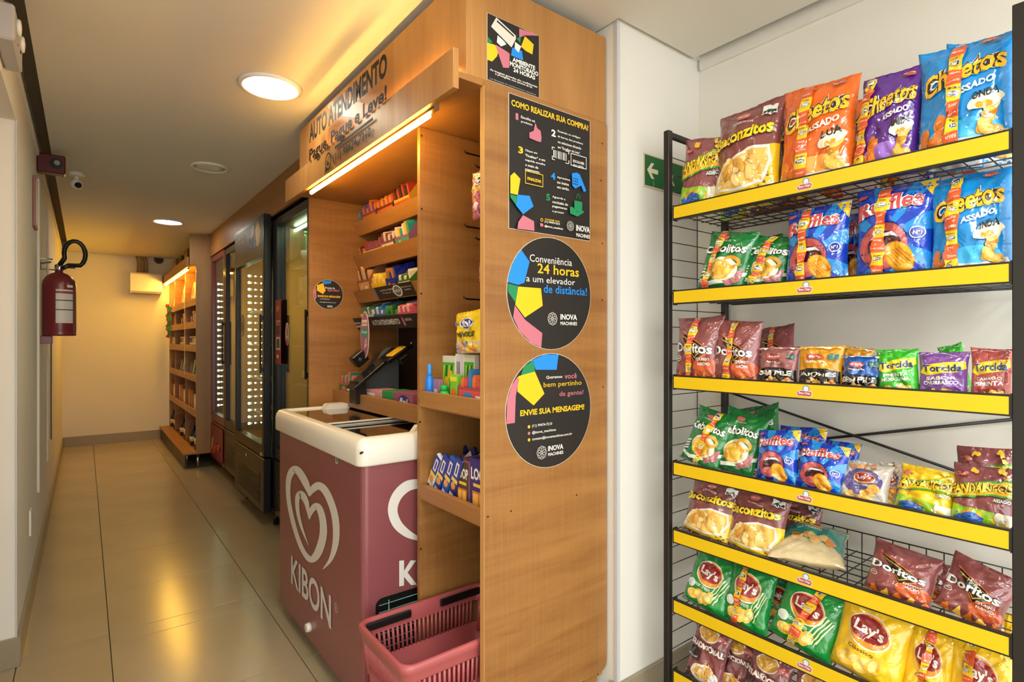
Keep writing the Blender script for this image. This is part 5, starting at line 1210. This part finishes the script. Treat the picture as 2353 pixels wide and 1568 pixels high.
up_('plinth', (.785,U0+.02,.001),(.80,U1,.139), mat('plinth_dark',(50,36,20),.4))
for (x,y) in ((.90,6.30),(.83,6.50),(1.26,6.30)): MB().cyl((x-.88,y-U0,.14),(x-.88,y-U0,0),.016,M_chrome,12).build('leg', un)
pf = up_('light_profile', (.8195,6.40,1.998),(.838,8.40,2.028), M_woodL)
MB().cyl((.828-.88,6.44-U0,1.994),(.828-.88,8.38-U0,1.994),.009,M_fartube,10).build('light_tube', pf)
up_('light_cable', (.876,7.055,.9),(.8795,7.06,1.9), M_white)
# goods on the corridor shelves
RA = random.Random(5)
lev = ['platform','lowest shelf','second shelf from below','middle shelf','fourth shelf from below','top shelf']
bayn = {0:'near bay',1:'middle bay',2:'end bay'}
def small_box(loc, w_, h, d, col, c2, label, name='food_box', cat='box'):
    t = empty(name, loc, label, cat); MB().box((0,-w_/2,0),(d,w_/2,h),mat('carton',tuple(col),.5),bev=.002).build('box', t)
    A = Art(); A.rect(-w_*.42,h*.15,w_*.42,h*.85,c2); A.ell(0,h*.5,w_*.22,h*.2,tuple(min(255,x+60) for x in col),12); A.mesh('print', t, lambda x,y,h_: (-.0003-h_,-x,y), lambda c: ink(c)); return t
def small_bag(loc, w_, h, col, c2, label, rz=0):
    t = empty('food_bag', loc, label, 'food bag', rot=(0,R(8),R(rz)))
    MB().prism([(-w_*.5,0),(w_*.5,0),(w_*.52,h*.5),(w_*.44,h*.93),(w_*.5,h),(-w_*.5,h),(-w_*.44,h*.93),(-w_*.52,h*.5)],0,0,.05,film(col)).build('bag', t)
    A = Art(); A.ell(0,h*.55,w_*.32,h*.2,c2,16); A.rect(-w_*.3,h*.1,w_*.3,h*.26,tuple(int(x*.7) for x in c2)); A.mesh('print', t, lambda x,y,h_: (-.0004-h_,-x,y), film); return t
spots = []
nm = 0
sz = ['tall','low','wide','narrow']
for bay,(ya,yb) in enumerate(((6.34,7.0),(7.10,7.88),(8.0,8.40))):
    bl = bayn[bay]
    # top shelf: big pale bags
    for i,(c,c2,wd) in enumerate((((236,196,110),(240,230,200),'pale yellow bag with a cream oval'),((240,220,180),(190,60,40),'cream bag with a red oval'))):
        small_bag((.912,ya+.22+i*.26,1.681), .15, .23, c, c2, '%s, corridor top shelf, %s'%(wd,bl))
    for i,(c,wd) in enumerate((((220,190,120),'beige'),((190,80,60),'brick red'),((236,226,200),'white'),((120,80,130),'violet'))):
        if i*.13 > yb-ya-.1: continue
        (small_box if i%2 else lambda *a,**k: small_box(*a,**k))((.93,ya+.20+i*.14,1.446), .08, .11+.02*(i%3), .07, c, (236,226,200) if i%2 else (170,120,60), '%s small box on the fourth shelf from below, %s'%(wd,bl))
    for i,(c,wd) in enumerate((((214,200,170),'pale'),((180,150,90),'tan'),((60,70,120),'navy'))):
        lathe_item('food_jar','jar','%s jar on the middle shelf of the corridor unit, %s'%(wd,bl),(.938,ya+.24+i*.15,1.206),[(.03,0),(.034,.006),(.034,.085),(.028,.10)],c,(200,190,170),None,(230,220,190),.35)
    for i,(c,wd) in enumerate((((24,30,70),'deep blue'),((30,40,90),'navy blue'),((40,120,70),'green'))):
        small_bag((.912,ya+.18+i*.20,.901), .14, .19-.02*i, c, (90,110,170), '%s food bag on the second shelf from below, %s'%(wd,bl))
    for i,(c,wd) in enumerate((((206,190,150),'cream'),((130,74,34),'brown'),((160,96,44),'chestnut'))):
        small_box((.905,ya+.19+i*.19,.546), .15, .20-.03*(i==0), .12, c, tuple(min(255,x+30) for x in c), '%s upright box on the lowest shelf, %s'%(wd,bl))
    for i,(c,cp,wd) in enumerate((((26,30,24),(200,190,160),'dark'),((210,200,170),(200,60,50),'pale'),((30,40,60),(40,60,190),'blue capped'),((40,44,36),(60,90,190),'black'))):
        if i*.15 > yb-ya-.1: continue
        bottle((.925+.05*(i%2),ya+.08+i*.155,.1585), .27-.03*(i%3), .040, c, cp, (220,210,180), '%s bottle on the platform of the corridor unit, %s'%(wd,bl))
for i,(c,wd) in enumerate((((60,40,26),'dark brown'),((90,60,36),'brown'),((50,36,30),'blackish'),((110,80,50),'tan'))):
    small_box((.88,6.52+.46*i,2.051), .32-.04*(i%2), .20+.02*(i%2), .26, c, tuple(x+14 for x in c), '%s storage box on top of the corridor unit, under the ceiling'%wd, 'storage_box','box')
# strip of hanging packets at the far end of the unit
hp = empty('hanging_packets', (.83,7.90,1.62), 'string of red and green packets hanging in front of the corridor unit', 'packets')
MB().tube([(0,0,.10),(0,.0,-.30)],.003,M_white,5).build('string', hp)
for i in range(13):
    c = [(196,40,44),(40,120,50),(210,70,110),(30,90,60)][i%4]; zz = .08-.030*i
    M = Matrix.Translation((-.012,(-.03 if i%2 else .03),zz)) @ Matrix.Rotation(R(70),4,'Z') @ Matrix.Rotation(R(40*i),4,'X')
    MB().prism([(-.034,-.020),(.034,-.014),(.030,.022),(-.028,.018)],0,-.006,.006,film(c)).build('packet', hp).matrix_local = M
# ================================================================== END WALL
ac = empty('air_conditioner', (.45,8.30,1.87), 'cream box unit on the end wall, below the pipes', 'air conditioner')
MB().prism([(8.30-8.30,.03),(0.0,.24),(.02,.262),(.179,.262),(.179,0),(.03,0)],0,0,.335,M_white).build('casing', ac)
MB().box((.02,.012,-.003),(.315,.10,.002),M_blackp).build('air_slot', ac)
pm = mat('pipe_tan',(150,116,60),.5)
pg = empty('wall_pipes', (.58,8.42,2.132), 'bundle of four tan pipes running up from the box unit to the ceiling', 'pipes')
for i in range(4): MB().tube([(-.045+.032*i,.02,.002),(-.045+.032*i,.02,.15),(-.06+.032*i,.0,.212)],.011,pm,8).build('pipe', pg)
q = px(365,597,Y=8.47); vt = empty('round_vent',(q.x,8.479,q.z),'dark round vent hole high on the end wall','vent'); 
MB().cyl((0,-.002,0),(0,-.012,0),.055,mat('vent_rim',(90,76,50),.5),24,.048).build('rim', vt); MB().cyl((0,-.0125,0),(0,-.0135,0),.040,M_blackp,20).build('opening', vt)
# ================================================================== LEFT WALL
# extinguisher
ex = empty('fire_extinguisher', (-.118,4.22,1.30), 'dark red fire extinguisher with black hose mounted on the corridor wall', 'fire extinguisher')
M_ext = mat('extinguisher_red',(118,38,42),.3,coat=.3)
MB().lathe([(.070,0),(.080,.004),(.081,.012),(.078,.018),(.080,.024),(.080,.30),(.076,.325),(.062,.350),(.040,.368),(.020,.376),(.019,.390)],M_ext,32).build('cylinder', ex)
MB().lathe([(.019,.388),(.022,.392),(.022,.420),(.014,.425)],M_chrome,16).build('valve', ex)
MB().box((-.01,-.012,.425),(.085,.012,.433),M_blackp,Matrix.Translation((0,0,0))@Matrix.Rotation(R(-16),4,'Y')).box((-.01,-.010,.405),(.075,.010,.411),M_blackp).build('trigger_handle', ex)
hs = [(.0,-.01,.415)]+[(.055+.05*math.cos(R(a))+.018,-.02-.02*math.sin(R(a)),.49+.075*math.sin(R(a))) for a in range(200,-61,-20)]+[(.045,-.03,.42),(.02,-.05,.40)]
MB().tube(hs,.0125,M_blackp,10).build('hose', ex)
MB().tube([(-.085,.0,.395),(-.085,.0,.455),(-.03,.0,.452)],.004,M_chrome,6).tube([(-.09,0,.39),(-.02,0,.39)],.004,M_chrome,6).build('hanger', ex)
lb = MB(); n = 14; a0, a1 = -100, -38
for (za,zb_,c,r_) in ((.075,.272,(214,208,200),.0806),(.150,.156,(70,60,60),.0809),(.205,.211,(70,60,60),.0809),(.248,.262,(150,60,66),.0809),(.285,.300,(220,214,204),.0806)):
    s0 = a0 if za<.28 else -62
    vs = []; 
    for i in range(n+1): t_ = R(s0+(a1-s0)*i/n); vs += [(r_*math.cos(t_),r_*math.sin(t_),za),(r_*math.cos(t_),r_*math.sin(t_),zb_)]
    lb.add(vs,[(2*i,2*i+2,2*i+3,2*i+1) for i in range(n)],ink(c),True)
lb.build('label', ex)
MB().box((-.091,-.03,-.045),(-.03,.03,.0),M_ext,bev=.003).build('foot_bracket', ex)
# siren box
sb = empty('alarm_siren', (-.21,4.02,2.215), 'dark red alarm siren box high on the corridor wall', 'alarm')
MB().box((0,0,0),(.125,.07,.105),mat('siren_red',(86,18,26),.35),bev=.006).build('case', sb)
MB().cyl((.085,0.0,.055),(.085,-.006,.055),.030,M_blackp,20).cyl((.088,-.006,.058),(.088,-.012,.058),.014,M_chrome,14).build('horn', sb)
# ceiling camera
q = px(176,398,Z=ZC); cm = empty('ceiling_camera',(q.x,q.y,ZC),'small white ceiling camera beside the alarm siren','camera')
MB().lathe([(.045,0),(.045,-.012),(.03,-.022)],M_white,20).build('mount', cm)
MB().tube([(0,0,-.015),(0,-.01,-.05)],.012,M_white,10).build('neck', cm)
MB().lathe([(.004,-.034),(.024,-.028),(.034,-.008),(.034,.012),(.022,.028),(.004,.034)],M_white,20,(0,-.015,-.075)).build('housing', cm)
MB().cyl((.008,-.040,-.085),(.012,-.052,-.092),.020,M_blackp,16,.014).build('lens', cm)
# emergency light over the door opening
em = empty('emergency_light', (-.209,2.20,2.165), 'pale emergency light unit with two lamps above the doorway', 'emergency light')
MB().box((0,0,0),(.045,.26,.11),mat('unit_grey',(178,176,176),.4),bev=.006).build('case', em)
for y in (.07,.19): MB().lathe([(.024,0),(.026,.006),(.022,.010),(.004,.012)],mat('lamp_cover',(236,232,220),.2),18,(0,0,0),Matrix.Translation((.045,y,.07))@Matrix.Rotation(R(90),4,'Y')).build('lamp', em)
MB().cyl((.0455,.10,.03),(.047,.10,.03),.004,mat('indicator_red',(200,40,60),.3),8).cyl((.0455,.18,.04),(.047,.18,.04),.006,M_blackp,8).build('indicator', em)
# small framed notice and outlet
nt_ = empty('wall_notice', (-.209,3.72,1.86), 'small narrow framed notice on the corridor wall above the extinguisher', 'notice')
MB().box((0,0,0),(.012,.16,.26),mat('notice_frame',(150,96,84),.4),bev=.002).build('frame', nt_); MB().box((.0121,.012,.012),(.0130,.148,.248),ink((206,196,180))).build('sheet', nt_)
oc = empty('wall_outlet', (-.209,3.47,.34), 'white vertical outlet plate low on the corridor wall', 'outlet')
MB().box((0,0,0),(.009,.075,.12),M_white,bev=.002).build('plate', oc); MB().box((.0091,.022,.035),(.0105,.053,.085),mat('socket_grey',(170,168,160),.4)).build('socket', oc)
# ================================================================== EXIT SIGN
es = empty('exit_sign', (1.556,YCOL-.0005,1.816), 'green exit sign with a pale arrow behind the rack post', 'sign')
MB().box((0,-.003,0),(.25,0,.118),ink((206,190,160))).build('plate', es)
A = Art(); A.rect(.004,.006,.246,.114,(14,96,46))
A.poly([(.016,.062),(.040,.090),(.056,.090),(.040,.070),(.078,.070),(.078,.054),(.040,.054),(.056,.034),(.040,.034)],(222,212,180))
A.ell(.150,.088,.008,.009,(222,212,180),10); A.poly([(.128,.072),(.150,.078),(.166,.066),(.162,.050),(.176,.030),(.168,.028),(.152,.044),(.138,.028),(.130,.032),(.146,.054),(.146,.066),(.128,.064)],(222,212,180)); A.rect(.050,.008,.0515,.026,(222,212,180))
A.mesh('print', es, lambda x,y,h: (x,-.0032-h,y), lambda c: ink(c))
